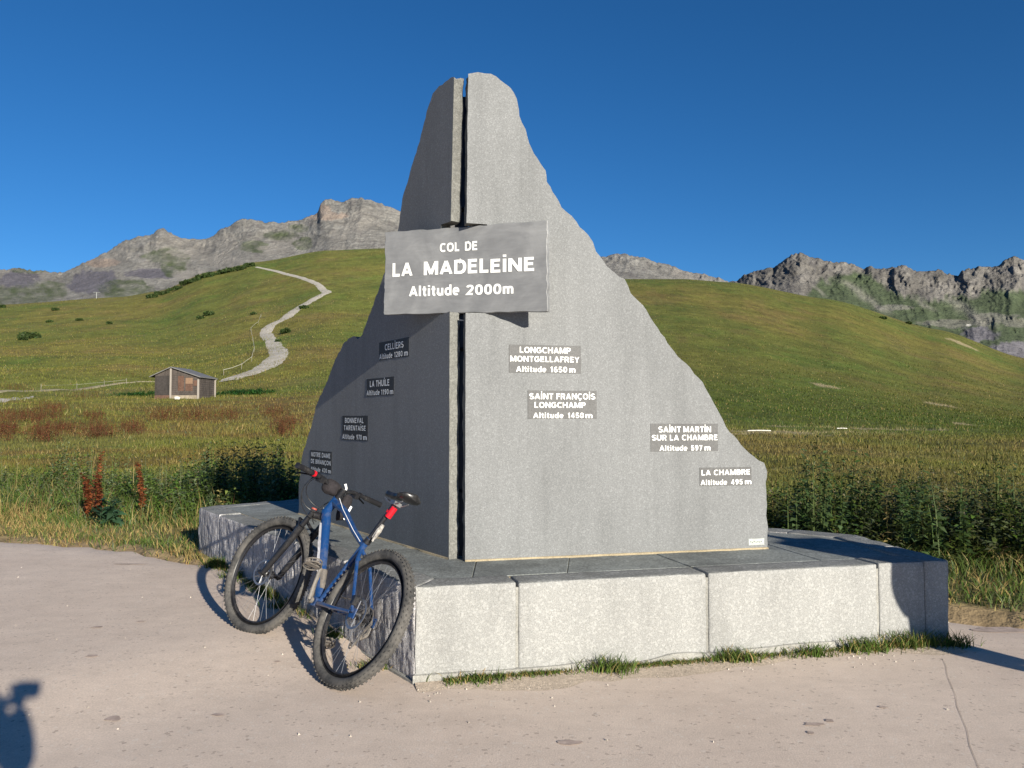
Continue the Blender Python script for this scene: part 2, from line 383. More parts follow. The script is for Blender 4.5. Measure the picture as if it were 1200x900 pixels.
def ribbon(name, pts, widths, mat, lift, n=5, cols=None, kind='structure', zf=None, step=.5, wob=0, drop=1.3):
    pts = np.array(pts, float); seg = np.hypot(*np.diff(pts, axis=0).T); t = np.concatenate([[0], np.cumsum(seg)])
    tt = np.linspace(0, t[-1], max(2, int(t[-1]/step))); 
    px = np.interp(tt, t, pts[:, 0]); py = np.interp(tt, t, pts[:, 1]); ww = np.interp(tt, t, widths)
    k = max(1, int(3/step)) if step >= .3 else 1
    if k > 1 and len(tt) > 4*k:
        ker = np.ones(2*k+1)/(2*k+1); pad = lambda a: np.convolve(np.pad(a, k, 'edge'), ker, 'valid'); px, py = pad(px), pad(py)
    dx, dy = np.gradient(px), np.gradient(py); l = np.hypot(dx, dy)+1e-9; nx, ny = -dy/l, dx/l
    u = np.linspace(-.5, .5, n); ww = ww*(1+wob*noise(tt*.25, 0, 0, 77))
    X = px[:, None]+nx[:, None]*u*ww[:, None]; Y = py[:, None]+ny[:, None]*u*ww[:, None]
    Z = (zf or terrain_z)(X.ravel(), Y.ravel()).reshape(X.shape)+lift-(abs(u) > .49)*lift*drop
    o = mesh_obj(name, np.stack([X, Y, Z], -1).reshape(-1, 3), grid_faces(len(tt), n), mat, smooth=True); o['kind'] = kind
    return o
def on_terrain(px, py):
    """where a line of sight meets the hillside"""
    bx, bz = bearing(px, py); d = np.geomspace(9, 520, 1400)
    zz = terrain_z(bx*d, d); hit = np.nonzero(zz > EYE+bz*d)[0]
    D = d[hit[0]] if len(hit) else 440
    return float(bx*D), float(D), float(terrain_z(np.array([bx*D]), np.array([D]))[0])
M_TRACK = plain_mat('pale_gravel', (.40, .365, .31), .95, var=.25, scale=1.5, bump=.3)
tp = [on_terrain(*p)[:2] for p in [(262, 448), (290, 438), (316, 428), (328, 415), (320, 402), (311, 391), (316, 382), (333, 374), (345, 364), (362, 354), (384, 343), (372, 333), (350, 325), (325, 318), (300, 313)]]
ribbon('gravel_track', tp, [3.4, 3.6, 3.8, 3.6, 3.2, 3.2, 3.4, 3.8, 4, 4, 3.6, 2.6, 2.2, 2.2, 2.0], M_TRACK, .10, wob=.08)
tp2 = [on_terrain(*p)[:2] for p in [(-60, 464), (0, 461), (60, 457), (120, 452), (175, 447), (262, 446)]]
ribbon('meadow_path', tp2, [1.3, 1.2, 1.0, .9, .9, .8], plain_mat('worn_path', (.24, .21, .13), .95, var=.3, scale=1), .09, wob=.4)
tp3 = [on_terrain(*p)[:2] for p in [(-60, 474), (0, 471), (17, 468), (40, 464)]]
ribbon('side_path', tp3, [1.5, 1.4, .9, .2], M_TRACK, .09)
# crack and stains in the paving
M_DARK = plain_mat('crack_dirt', (.33, .265, .22), .95)
cp = [(2.44+.006*math.sin(i*2.1)-.0665*i, 4.56-.150*i) for i in range(13)]
ribbon('crack', cp, [.002, .004, .003, .004, .002, .004, .003, .003, .004, .003, .0035, .003, .003], M_DARK, .0015, n=2, zf=paving_z, step=.05, wob=.6, drop=0)
M_STAIN = plain_mat('damp_stain', (.38, .30, .255), .9, var=.3, scale=20)
def blob(name, x, y, rx, ry, mat, lift=.003):
    a = np.linspace(0, 2*np.pi, 22)[:-1]; r = 1+.35*noise(np.cos(a)*1.7+x*9, np.sin(a)*1.7, y*7, 3)
    X = x+rx*r*np.cos(a); Y = y+ry*r*np.sin(a); Z = paving_z(X, Y)+lift
    o = mesh_obj(name, np.stack([X, Y, Z], -1), [list(range(len(a)))], mat); o['kind'] = 'structure'
def gpt(px, py):
    bx, bz = bearing(px, py); D = EYE/-bz; return float(bx*D), float(D)
for (px, py, rx, ry) in [(113, 745, .035, .02), (108, 780, .03, .02), (133, 844, .035, .03), (165, 738, .025, .018), (668, 871, .05, .025), (955, 849, .05, .02), (972, 845, .02, .02), (950, 859, .015, .015), (563, 800, .07, .05), (1168, 738, .16, .06), (325, 780, .02, .01), (150, 668, .15, .025), (255, 838, .03, .015), (712, 790, .02, .012), (1035, 829, .02, .012)]:
    x, y = gpt(px, py); blob('stain', x, y, rx, ry, M_STAIN)

# ------------------------------------------------------------------ plinth
ZT = .49
PA, PB, PC, PD, PE, PF, PL = [np.array(p) for p in ((-.501, 4.131), (2.504, 4.862), (2.660, 4.880), (2.56, 5.954), (2.214, 6.265), (-2.316, 8.661), (-3.073, 7.832))]
POLY = [PA, PB, PC, PD, PE, PF, PL]
def offset_poly(P, d):
    out = []; n = len(P)
    for i in range(n):
        a, b, c = P[i-1], P[i], P[(i+1) % n]
        e1 = (b-a)/np.linalg.norm(b-a); e2 = (c-b)/np.linalg.norm(c-b)
        n1 = np.array([-e1[1], e1[0]]); n2 = np.array([-e2[1], e2[0]])
        q = (n1+n2); q = q/(q@n1)*d; L = np.linalg.norm(q)
        if L > 2.2*abs(d): q = q/L*2.2*abs(d)
        out.append(b+q)
    return out
def stone_block(name, quad, z0, z1, mat, parent, res=.03, r=.012, disp=.002, groove=0, seed=0, rjit=.6):
    """rounded, weathered block over a 4 corner footprint (q0,q1 outer edge; q3,q2 inner)"""
    q0, q1, q2, q3 = [np.array(q, float) for q in quad]
    La = max(np.linalg.norm(q1-q0), .02); Lb = max((np.linalg.norm(q3-q0)+np.linalg.norm(q2-q1))/2, .02); Lz = z1-z0
    def axis(Lx, rs):
        n = max(1, int(round((Lx-2*r)/rs))); return np.concatenate([[0, r*.4], np.linspace(r, Lx-r, n+1), [Lx-r*.4, Lx]])
    aa, bb, zz = axis(La, res), axis(Lb, max(res, .05)), axis(Lz, res)
    V = []; Fc = []; base = 0
    def face(P, flip):
        nonlocal base
        nr, nc = P.shape[:2]; V.append(P.reshape(-1, 3)); f = grid_faces(nr, nc)+base; Fc.append(f[:, ::-1] if flip else f); base += nr*nc
    G = lambda A, B: np.meshgrid(A, B)
    a, z = G(aa, zz); face(np.stack([a, 0*a, z], -1), False); face(np.stack([a, 0*a+Lb, z], -1), True)
    b, z = G(bb, zz); face(np.stack([0*b, b, z], -1), True); face(np.stack([0*b+La, b, z], -1), False)
    a, b = G(aa, bb); face(np.stack([a, b, 0*a+Lz], -1), False); face(np.stack([a, b, 0*a], -1), True)
    V = np.concatenate(V); Fc = np.concatenate(Fc)
    H = np.array([La, Lb, Lz]); q = V-H/2
    wx = q0[0]+(q1-q0)[0]*V[:, 0]/La; wy = q0[1]+(q1-q0)[1]*V[:, 0]/La
    rr = r*(1+rjit*noise(wx*14+V[:, 1]*14, wy*14, V[:, 2]*14, seed+1))[:, None]
    core = np.clip(q, -(H/2-rr), H/2-rr); d = q-core; l = np.linalg.norm(d, axis=1, keepdims=True)+1e-9; nrm = d/l
    p = core+nrm*rr
    dd = disp*fbm(wx*12, wy*12+V[:, 1]*12, V[:, 2]*12, 3, seed+4)
    if groove:
        t = (wx*.57-wy*.82)
        tw = t+.05*noise(t*3, V[:, 2]*3, 0, seed+8)
        gv = 1-np.abs(noise(tw*52, V[:, 2]*3.5, 0, seed+9))*2
        gv2 = noise(tw*110, V[:, 2]*9, 0, seed+10)
        fr = np.clip(-nrm[:, 1], 0, 1)
        dd = dd+groove*fr*(.40*gv+.35*gv2+.45*noise(t*5, V[:, 2]*4, 3, seed+12)); dd = dd-groove*.9*fr*sstep(.05, 0, Lz-V[:, 2])*(1+noise(t*20, 0, 0, seed+14))
    p = p+nrm*dd[:, None]+H/2
    u = (p[:, 0]/La)[:, None]; v = (p[:, 1]/Lb)[:, None]
    xy = (q0*(1-u)+q1*u)*(1-v)+(q3*(1-u)+q2*u)*v
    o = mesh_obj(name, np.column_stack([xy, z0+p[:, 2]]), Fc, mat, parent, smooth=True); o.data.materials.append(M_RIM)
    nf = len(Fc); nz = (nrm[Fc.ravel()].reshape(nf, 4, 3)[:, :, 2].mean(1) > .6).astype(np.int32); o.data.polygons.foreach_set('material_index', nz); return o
plinth = empty('stone_plinth', (0, 5.5, 0))
set_props(plinth, 'low wide granite block base carrying the stone pass marker, with grass along its foot', 'plinth')
def P_child(o):
    o.parent = plinth; o.matrix_parent_inverse = Matrix.Translation((0, -5.5, 0)); return o
INN = offset_poly(POLY, .20); GAP = .007
def rim(i, ts, mat, groove=0, **k):
    a, b = POLY[i], POLY[(i+1) % len(POLY)]; ia, ib = INN[i], INN[(i+1) % len(POLY)]
    Ln = np.linalg.norm(b-a); u = (b-a)/Ln; nn = np.array([-u[1], u[0]])
    ts = [0]+list(ts)+[Ln]
    for j in range(len(ts)-1):
        t0 = ts[j]+(GAP if j else .001); t1 = ts[j+1]-(GAP if j < len(ts)-2 else .001)
        i0 = ia if j == 0 else a+u*t0+nn*.2; i1 = ib if j == len(ts)-2 else a+u*t1+nn*.2
        P_child(stone_block('block', (a+u*t0, a+u*t1, i1, i0), .0, ZT+.004*math.sin(j*5+i), mat, None, groove=groove, seed=i*20+j, **k))
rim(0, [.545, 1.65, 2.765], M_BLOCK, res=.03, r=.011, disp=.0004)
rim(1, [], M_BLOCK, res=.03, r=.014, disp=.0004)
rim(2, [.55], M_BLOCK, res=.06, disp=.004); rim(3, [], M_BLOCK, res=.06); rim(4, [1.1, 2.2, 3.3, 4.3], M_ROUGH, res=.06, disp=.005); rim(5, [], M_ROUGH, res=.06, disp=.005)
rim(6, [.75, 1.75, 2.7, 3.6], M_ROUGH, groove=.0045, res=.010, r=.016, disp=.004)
# mortar in the front joints, core, footing
ud = (PB-PA)/np.linalg.norm(PB-PA); nd = np.array([-ud[1], ud[0]])
for t in (.545, 1.65, 2.765, 3.087):
    c = PA+ud*t+nd*.105; mb = MB(); mb.box((c[0], c[1], .235), (.016, .192, .45), Matrix.Rotation(math.atan2(ud[1], ud[0]), 3, 'Z')); P_child(mb.build('joint_mortar', M_FOOT))
def prism(name, P, z0, z1, mat, parent=None, bevel=0):
    n = len(P); V = [(*p, z0) for p in P]+[(*p, z1) for p in P]
    Fc = [list(range(n))[::-1], list(range(n, 2*n))]+[[i, (i+1) % n, n+(i+1) % n, n+i] for i in range(n)]
    m = MB(); m.add(V, Fc); return m.build(name, mat, parent, bevel=bevel)
P_child(prism('core', offset_poly(POLY, .19), .01, ZT-.011, M_MORTAR))
fo = offset_poly(POLY, -.018); mb = MB()
for i in (0, 6):
    a, b = fo[i], fo[(i+1) % 7]; ia, ib = offset_poly(POLY, .01)[i], offset_poly(POLY, .01)[(i+1) % 7]
    n = 60; V = []
    for k in range(n+1):
        t = k/n; o = a*(1-t)+b*t; q = ia*(1-t)+ib*t; h = .040+.018*float(noise(k*.21, i, 0, 6)) if i == 0 else .012
        V += [(*o, -.04), (*(o*.8+q*.2), h), (*q, h+.006)]
    Fc = []
    for k in range(n):
        for j in range(2): Fc.append((k*3+j, (k+1)*3+j, (k+1)*3+j+1, k*3+j+1))
    mb.add(V, Fc)
P_child(mb.build('footing', M_FOOT, smooth=True))
def clip(P, p0, n):
    out = []
    for i in range(len(P)):
        a, b = P[i], P[(i+1) % len(P)]; da, db = (a-p0)@n, (b-p0)@n
        if da <= 0: out.append(a)
        if da*db < 0: out.append(a+(b-a)*da/(da-db))
    return out
inner = offset_poly(POLY, .208); seeds = []
r2 = np.random.default_rng(5)
for _try in range(4000):
    p = np.array([r2.uniform(-3.1, 2.6), r2.uniform(4.2, 8.6)])
    if all((np.array([-(b-a)[1], (b-a)[0]])@(p-a)) > 0 for a, b in zip(inner, inner[1:]+inner[:1])) and all(np.linalg.norm(p-q) > .52 for q in seeds): seeds.append(p)
for k, s in enumerate(seeds):
    c = inner
    for q in seeds:
        if q is not s and len(c): c = clip(c, (s+q)/2, (q-s)/np.linalg.norm(q-s))
    if len(c) < 3: continue
    cen = sum(c)/len(c); c = [cen+(p-cen)*(1-.008/max(np.linalg.norm(p-cen), .05)) for p in c]
    P_child(prism('flagstone', c, ZT-.06, ZT-.006+.002*math.sin(k*3), M_TOP, bevel=.003))

# ------------------------------------------------------------------ monument
mon = empty('pass_marker_monument', (0, 5.5, ZT))
set_props(mon, 'tall marker of two peak-shaped granite slabs with plaques and a slate sign, on stone base', 'monument')
def M_child(o, p=None):
    if p is None: o.parent = mon; o.matrix_parent_inverse = Matrix.Translation((0, -5.5, -ZT))
    else: o.parent = p
    return o
R0 = np.array((-.287, 4.891)); RD = np.array((.9724, .2332)); RN = np.array((.2332, -.9724))
L0 = np.array((-.391, 4.956)); LD = np.array((-.5545, .8322)); LN = np.array((-.8322, -.5545))   # outward normals
RO = [(0.0, .478), (0, 2.012), (.136, 2.014), (.136, 2.572), (0.004, 2.574), (.012, 3.528), (.074, 3.534), (.118, 3.533), (.156, 3.529), (.225, 3.5), (.281, 3.459), (.323, 3.389), (.351, 3.286), (.384, 3.196), (.412, 3.112), (.463, 3.02), (.514, 2.941), (.533, 2.873), (.576, 2.774), (.647, 2.684), (.718, 2.617), (.799, 2.543), (.84, 2.501), (.857, 2.438), (.959, 2.328), (1.044, 2.261), (1.094, 2.177), (1.2, 2.066), (1.26, 1.982), (1.367, 1.826), (1.506, 1.684), (1.6, 1.599), (1.677, 1.469), (1.724, 1.383), (1.818, 1.236), (1.93, 1.133), (2.043, 1.059), (2.064, 1.0), (2.056, .478)]
LO = [(0.0, .478), (0, 2.03), (.113, 2.02), (.118, 2.604), (-.01, 2.600), (-.046, 3.522), (.033, 3.526), (.148, 3.52), (.238, 3.5), (.299, 3.434), (.36, 3.338), (.454, 3.205), (.584, 3.033), (.685, 2.906), (.745, 2.709), (.90, 2.52), (1.041, 2.352), (1.156, 2.24), (1.274, 2.107), (1.38, 2.012), (1.465, 1.976), (1.53, 2.001), (1.615, 1.999), (1.733, 1.981), (1.797, 1.934), (1.938, 1.838), (2.083, 1.702), (2.286, 1.544), (2.39, 1.453), (2.495, 1.284), (2.66, 1.11), (2.761, .971), (2.791, .814), (2.811, .696), (2.811, .478)]
def slab(name, O, base, dr, nr, th, seed, label):
    pts = []; n = len(O)
    for i in range(n):
        a, b = np.array(O[i]), np.array(O[(i+1) % n]); L = np.linalg.norm(b-a); straight = i in (0, 1, 2, 3, 4, n-1)
        k = max(1, int(L/.035)); 
        for j in range(k):
            p = a+(b-a)*j/k; t = np.array([(b-a)[1], -(b-a)[0]])/L
            amp = .0015 if straight else .010
            jj = 0 if j == 0 and straight else amp
            pts.append(p+t*jj*float(noise(p[0]*17, p[1]*17, 0, seed)+.6*noise(p[0]*45, p[1]*45, 0, seed+1)))
    m = len(pts); rows = []
    for d, inset, amp in ((0, 0, 0), (.004, -.0035, 0), (.32*th, -.006, .004), (.66*th, -.001, .007), (th, 0, .009)):
        row = []
        for i, p in enumerate(pts):
            a, b = pts[i-1], pts[(i+1) % m]; t = (b-a)/(np.linalg.norm(b-a)+1e-9); out = np.array([-t[1], t[0]])
            q = p+out*(-inset*-1 if inset else 0)*(-1)*(-1)
            q = p-out*(-inset)+out*amp*float(noise(p[0]*22, p[1]*22, d*60, seed+3))
            w_ = base+dr*q[0]-nr*d
            row.append((w_[0], w_[1], max(q[1], .475)))
        rows.append(row)
    V = [v for r in rows for v in r]
    Fc = [list(range(m)), list(range(4*m, 5*m))[::-1]]
    side = [(r*m+i, r*m+(i+1) % m, (r+1)*m+(i+1) % m, (r+1)*m+i) for r in range(4) for i in range(m)]
    o = mesh_obj(name, V, Fc+side, M_SLAB)
    o.data.materials.append(M_SLAB_EDGE)
    for i, p in enumerate(o.data.polygons): p.material_index = 1 if i >= 2 else 0
    bm = bmesh.new(); bm.from_mesh(o.data); bmesh.ops.recalc_face_normals(bm, faces=bm.faces)
    bmesh.ops.triangulate(bm, faces=[f for f in bm.faces if len(f.verts) > 4]); bm.to_mesh(o.data); bm.free()
    o['label'] = label; return M_child(o)
slab('slab', RO, R0, RD, RN, .075, 3, 'sunlit right slab sloping down to the right')
slab('slab', LO, L0, LD, LN, .070, 9, 'shaded left slab sloping down to the left')
mb = MB()
mb.box((-.325, 5.062, (ZT+3.44)/2), (.085, .012, 3.44-ZT));  # wide dark plate added as filler, hides bright sky so the slab gap reads black
for z in (.9, 1.8, 2.7): mb.tube([(-.326, 5.045, z), (-.20, 4.99, z)], .012, 6); mb.tube([(-.326, 5.045, z), (-.42, 5.12, z)], .012, 6)
for (u, b0, d0, n0, zz) in ((1.0, R0, RD, RN, 2.0), (1.3, L0, LD, LN, 1.8)):
    p = b0+d0*u-n0*.10; q = p-n0*.75; mb.tube([(p[0], p[1], ZT), (p[0], p[1], zz)], .03, 8); mb.tube([(p[0], p[1], zz-.1), (q[0], q[1], ZT)], .025, 8)
M_child(mb.build('steel_frame_gap_filler', M_STEEL))

def _arc(cx, cy, rx, ry, a0, a1, n=12):
    return [(cx+rx*math.cos(R_(a0+(a1-a0)*k/n)), cy+ry*math.sin(R_(a0+(a1-a0)*k/n))) for k in range(n+1)]
def _sup(cx, cy, rx, ry, a0, a1, n=20, e=.82):
    o = []
    for k in range(n+1):
        a = R_(a0+(a1-a0)*k/n); c, q = math.cos(a), math.sin(a)
        o.append((cx+rx*math.copysign(abs(c)**e, c), cy+ry*math.copysign(abs(q)**e, q)))
    return o
def glyphs():
    """plain grotesque sign-writer's alphabet: centre lines on a cap height of 1"""
    G = {}
    h = .09; T_, B_ = 1-h, h
    G['C'] = (.74, [_sup(.42, .5, .33, .41, 48, 312)]); G['G'] = (.80, [_sup(.42, .5, .33, .41, 48, 360, 24)+[(.75, .46), (.46, .46)]])
    G['G'] = (.80, [_sup(.42, .5, .33, .41, 48, 318)+[(.70, .22), (.70, .47), (.44, .47)]])
    G['O'] = (.84, [_sup(.42, .5, .33, .41, 0, 360, 32)]); G['L'] = (.58, [[(.1, 1), (.1, B_), (.56, B_)]])
    G['D'] = (.76, [[(.1, T_), (.36, T_)]+_sup(.36, .5, .32, .41, 90, -90, 16)+[(.1, B_)], [(.1, 1), (.1, 0)]])
    G['E'] = (.62, [[(.58, T_), (.1, T_), (.1, B_), (.6, B_)], [(.1, .52), (.54, .52)]]); G['F'] = (.58, [[(.56, T_), (.1, T_), (.1, 0)], [(.1, .50), (.52, .50)]])
    G['A'] = (.80, [[(.07, 0), (.40, .97)], [(.73, 0), (.40, .97)], [(.2, .29), (.6, .29)]])
    G['M'] = (.96, [[(.1, 0), (.1, 1)], [(.86, 0), (.86, 1)], [(.14, .96), (.48, .06)], [(.82, .96), (.48, .06)]])
    G['N'] = (.80, [[(.1, 0), (.1, 1)], [(.7, 0), (.7, 1)], [(.13, .95), (.67, .05)]])
    G['I'] = (.20, [[(.1, 0), (.1, 1)]]); G['\u0130'] = (.20, [[(.1, 0), (.1, .99)], [(.1, 1.12), (.1, 1.30)]])
    G['H'] = (.80, [[(.1, 0), (.1, 1)], [(.7, 0), (.7, 1)], [(.1, .52), (.7, .52)]])
    bowl = lambda x, y0, y1, r: [(.1, y1)]+_sup(x, (y0+y1)/2, r, (y1-y0)/2, 90, -90, 14)+[(.1, y0)]
    G['P'] = (.66, [[(.1, 0), (.1, 1)], bowl(.34, .45, T_, .24)]); G['R'] = (.72, [[(.1, 0), (.1, 1)], bowl(.36, .47, T_, .24), [(.40, .47), (.62, 0)]])
    G['B'] = (.70, [[(.1, 0), (.1, 1)], bowl(.36, .52, T_, .21), bowl(.36, B_, .52, .26)])
    G['T'] = (.64, [[(.02, T_), (.62, T_)], [(.32, T_), (.32, 0)]]); G['Y'] = (.72, [[(.07, 1), (.36, .45)], [(.65, 1), (.36, .45)], [(.36, .48), (.36, 0)]])
    G['V'] = (.74, [[(.07, 1), (.37, .04)], [(.67, 1), (.37, .04)]]); G['U'] = (.78, [[(.1, 1), (.1, .36)]+_sup(.39, .36, .29, .27, 180, 360, 14)+[(.68, 1)]])
    S = _sup(.34, .715, .25, .20, 30, 180, 10, 1)+_sup(.34, .715, .25, .20, 180, 262, 5, 1)+_sup(.34, .285, .27, .20, 82, 0, 6, 1)+_sup(.34, .285, .27, .20, 0, -152, 10, 1)
    G['S'] = (.68, [S]); G['\u00c7'] = (.74, [_sup(.42, .5, .33, .41, 48, 312), [(.42, .05), (.44, -.12), (.30, -.20)]])
    x = .70; X = x-.08
    G['l'] = (.20, [[(.1, 0), (.1, 1.02)]]); G['i'] = (.20, [[(.1, 0), (.1, .72)], [(.1, .86), (.1, 1.02)]])
    G['t'] = (.40, [[(.19, .93), (.19, .2), (.24, .08), (.38, .07)], [(.02, .64), (.38, .64)]])
    G['u'] = (.60, [[(.1, .72), (.1, .28)]+_sup(.29, .28, .19, .21, 180, 350, 10)+[(.48, .35)], [(.5, .72), (.5, 0)]])
    G['d'] = (.62, [_sup(.31, .36, .22, .29, 0, 360, 24), [(.53, 0), (.53, 1.02)]])
    G['e'] = (.60, [[(.1, .37), (.50, .37)]+_sup(.30, .36, .21, .29, 8, 310, 22)])
    G['m'] = (.92, [[(.1, 0), (.1, .72)], [(.1, .42)]+_sup(.27, .44, .17, .21, 180, 0, 10)+[(.44, 0)], [(.44, .42)]+_sup(.61, .44, .17, .21, 180, 0, 10)+[(.78, 0)]])
    n = .64
    G['0'] = (n, [_sup(.32, .5, .23, .41, 0, 360, 28)]); G['1'] = (.44, [[(.27, 0), (.27, 1)], [(.27, .93), (.18, .80), (.05, .78)]])
    G['2'] = (n, [_sup(.32, .70, .22, .21, 170, -10, 12)+[(.44, .48), (.10, B_), (.56, B_)]]); G['3'] = (n, [_sup(.31, .71, .20, .20, 165, -80, 12, 1), _sup(.31, .29, .23, .21, 80, -165, 14, 1)])
    G['4'] = (n, [[(.42, 0), (.42, 1)], [(.40, .95), (.08, .28), (.60, .28)]]); G['5'] = (n, [[(.52, T_), (.17, T_), (.13, .52)]+_sup(.31, .32, .23, .24, 125, -160, 18, 1)])
    G['6'] = (n, [_sup(.32, .31, .22, .23, 0, 360, 22, 1), [(.50, .86), (.34, .92), (.16, .75), (.10, .45), (.10, .31)]]); G['7'] = (n, [[(.08, T_), (.54, T_), (.24, 0)]])
    G['8'] = (n, [_sup(.32, .72, .19, .19, 0, 360, 20, 1), _sup(.32, .29, .23, .22, 0, 360, 22, 1)]); G['9'] = (n, [_sup(.32, .69, .22, .23, 0, 360, 22, 1), [(.14, .14), (.30, .08), (.48, .25), (.54, .55), (.54, .69)]])
    return G
GLY = glyphs()
def text_mesh(s, bold=.02, spacing=1.0, word=1.0):
    """strokes -> flat ribbons; returns verts (x, y, layer), faces and one (x0,x1) slot per letter"""
    half = .085+bold*.8; V = []; Fc = []; slots = []; x = 0
    for ch in s:
        if ch == ' ': x += .42*word; continue
        wd, strokes = GLY[ch]; f0 = len(Fc)
        for li, st in enumerate(strokes):
            P = np.array(st, float); closed = np.allclose(P[0], P[-1]) and len(P) > 3
            if closed: P = P[:-1]
            n = len(P); base = len(V)
            for i in range(n):
                a = P[i-1] if (i or closed) else P[i]; b = P[(i+1) % n] if (i < n-1 or closed) else P[i]
                t1 = P[i]-a; t2 = b-P[i]; t1 = t1/(np.linalg.norm(t1)+1e-9); t2 = t2/(np.linalg.norm(t2)+1e-9)
                if not closed and i == 0: t1 = t2
                if not closed and i == n-1: t2 = t1
                m = t1+t2; m = m/(np.linalg.norm(m)+1e-9); nn = np.array([-m[1], m[0]]); k = half/max(.5, float(nn@np.array([-t1[1], t1[0]])))
                for sgn in (1, -1):
                    q = P[i]+nn*k*sgn; V.append((x+q[0], q[1] if ch not in 'AVMNY' else float(np.clip(q[1], 0, 1)), li))
            for i in range(n if closed else n-1): j = (i+1) % n; Fc.append([base+2*i, base+2*j, base+2*j+1, base+2*i+1])
        slots.append((f0, len(Fc))); x += wd+.135*spacing
    return np.array(V), Fc, slots
def lettering(lines, frame, parent, mat, lift, name='lettering', bold=.018, split=False):
    """lines: (text, u0, u1, v_top, v_base, capheight ratio); frame(u, v)->3D point on the face; normal for the lift"""
    f, nrm = frame; VV = []; FF = []
    for (s, u0, u1, vt, vb, *rest) in lines:
        V, Fc, slots = text_mesh(s, bold, rest[0] if rest else 1.0, rest[1] if len(rest) > 1 else 1.0); cap = 1.0
        x0, x1 = V[:, 0].min(), V[:, 0].max()
        U = u0+(V[:, 0]-x0)/(x1-x0)*(u1-u0); Vv = vb+(V[:, 1]/cap)*(vt-vb)
        base = len(VV)
        for u, v, ly in zip(U, Vv, V[:, 2]): VV.append(f(u, v)+nrm*(lift+.0003*ly))
        FF += [[base+i for i in q] for q in Fc]
        if split:
            W = np.array(VV[base:])
            for f0, f1 in slots:
                qs = Fc[f0:f1]
                idx = sorted({i for q in qs for i in q}); mp = {k: n for n, k in enumerate(idx)}
                M_child(mesh_obj('letter', W[idx], [[mp[i] for i in q] for q in qs], mat), parent)
    if split: return
    o = mesh_obj(name, np.array(VV), FF, mat); o['kind'] = 'stuff'
    return M_child(o, parent)
def quad_frame(c):   # corners TL, TR, BR, BL
    TL, TR_, BR, BL = [np.array(q) for q in c]
    nrm = np.cross(TR_-TL, BL-TL); nrm = -nrm/np.linalg.norm(nrm)
    if nrm[1] > 0: nrm = -nrm
    return (lambda u, v: (TL*(1-u)+TR_*u)*(1-v)+(BL*(1-u)+BR*u)*v), nrm
def panel(name, c, th, mat, jag=.0, seed=0):
    f, nrm = quad_frame(c); n = 40; pts = []
    for (u0, v0, u1, v1) in ((0, 0, 1, 0), (1, 0, 1, 1), (1, 1, 0, 1), (0, 1, 0, 0)):
        for k in range(n):
            t = k/n; u, v = u0+(u1-u0)*t, v0+(v1-v0)*t; j = jag*float(fbm(u*14, v*14, 0, 2, seed)) if k else 0
            pts.append(f(u+j*(v1-v0)*.6, v-j*(u1-u0)))
    m = len(pts); cen = f(.5, .5)
    ins = lambda p, e: p+(cen-p)/np.linalg.norm(cen-p)*e
    rows = [[ins(p, .004)+0*nrm for p in pts], [p-nrm*.004 for p in pts], [ins(p, .001)-nrm*th*.6 for p in pts], [p-nrm*th for p in pts]]
    V = [v for r in rows for v in r]
    Fc = [list(range(m)), list(range(3*m, 4*m))[::-1]]+[(r*m+i, r*m+(i+1) % m, (r+1)*m+(i+1) % m, (r+1)*m+i) for r in range(3) for i in range(m)]
    mb = MB(); mb.add(V, Fc); return mb.build(name, mat), (f, nrm)
SC = [(-.841, 5.203, 2.588), (.214, 4.747, 2.554), (.213, 4.748, 2.002), (-.845, 5.205, 2.041)]
sg, fr = panel('sign_panel', SC, .032, M_SIGN, .006, 4); M_child(sg); sg['label'] = 'wide slate panel reading col de la Madeleine, altitude 2000 m'
lettering([('COL DE', .361, .592, .18, .282, 1.12, 1.3), ('LA', .056, .188, .383, .545), ('MADEL', .260, .660, .385, .545), ('E\u0130NE', .672, .926, .398, .549), ('Altitude', .166, .485, .668, .79), ('2000m', .520, .808, .68, .795)], fr, sg, M_WHITE, .003, bold=.028, split=True)
def face_quad(base, dr, nr, u0, u1, z0, z1, lift):
    g = lambda u, z: np.array([*(base+dr*u+nr*lift), z])
    return [g(u0, z1), g(u1, z1), g(u1, z0), g(u0, z0)]
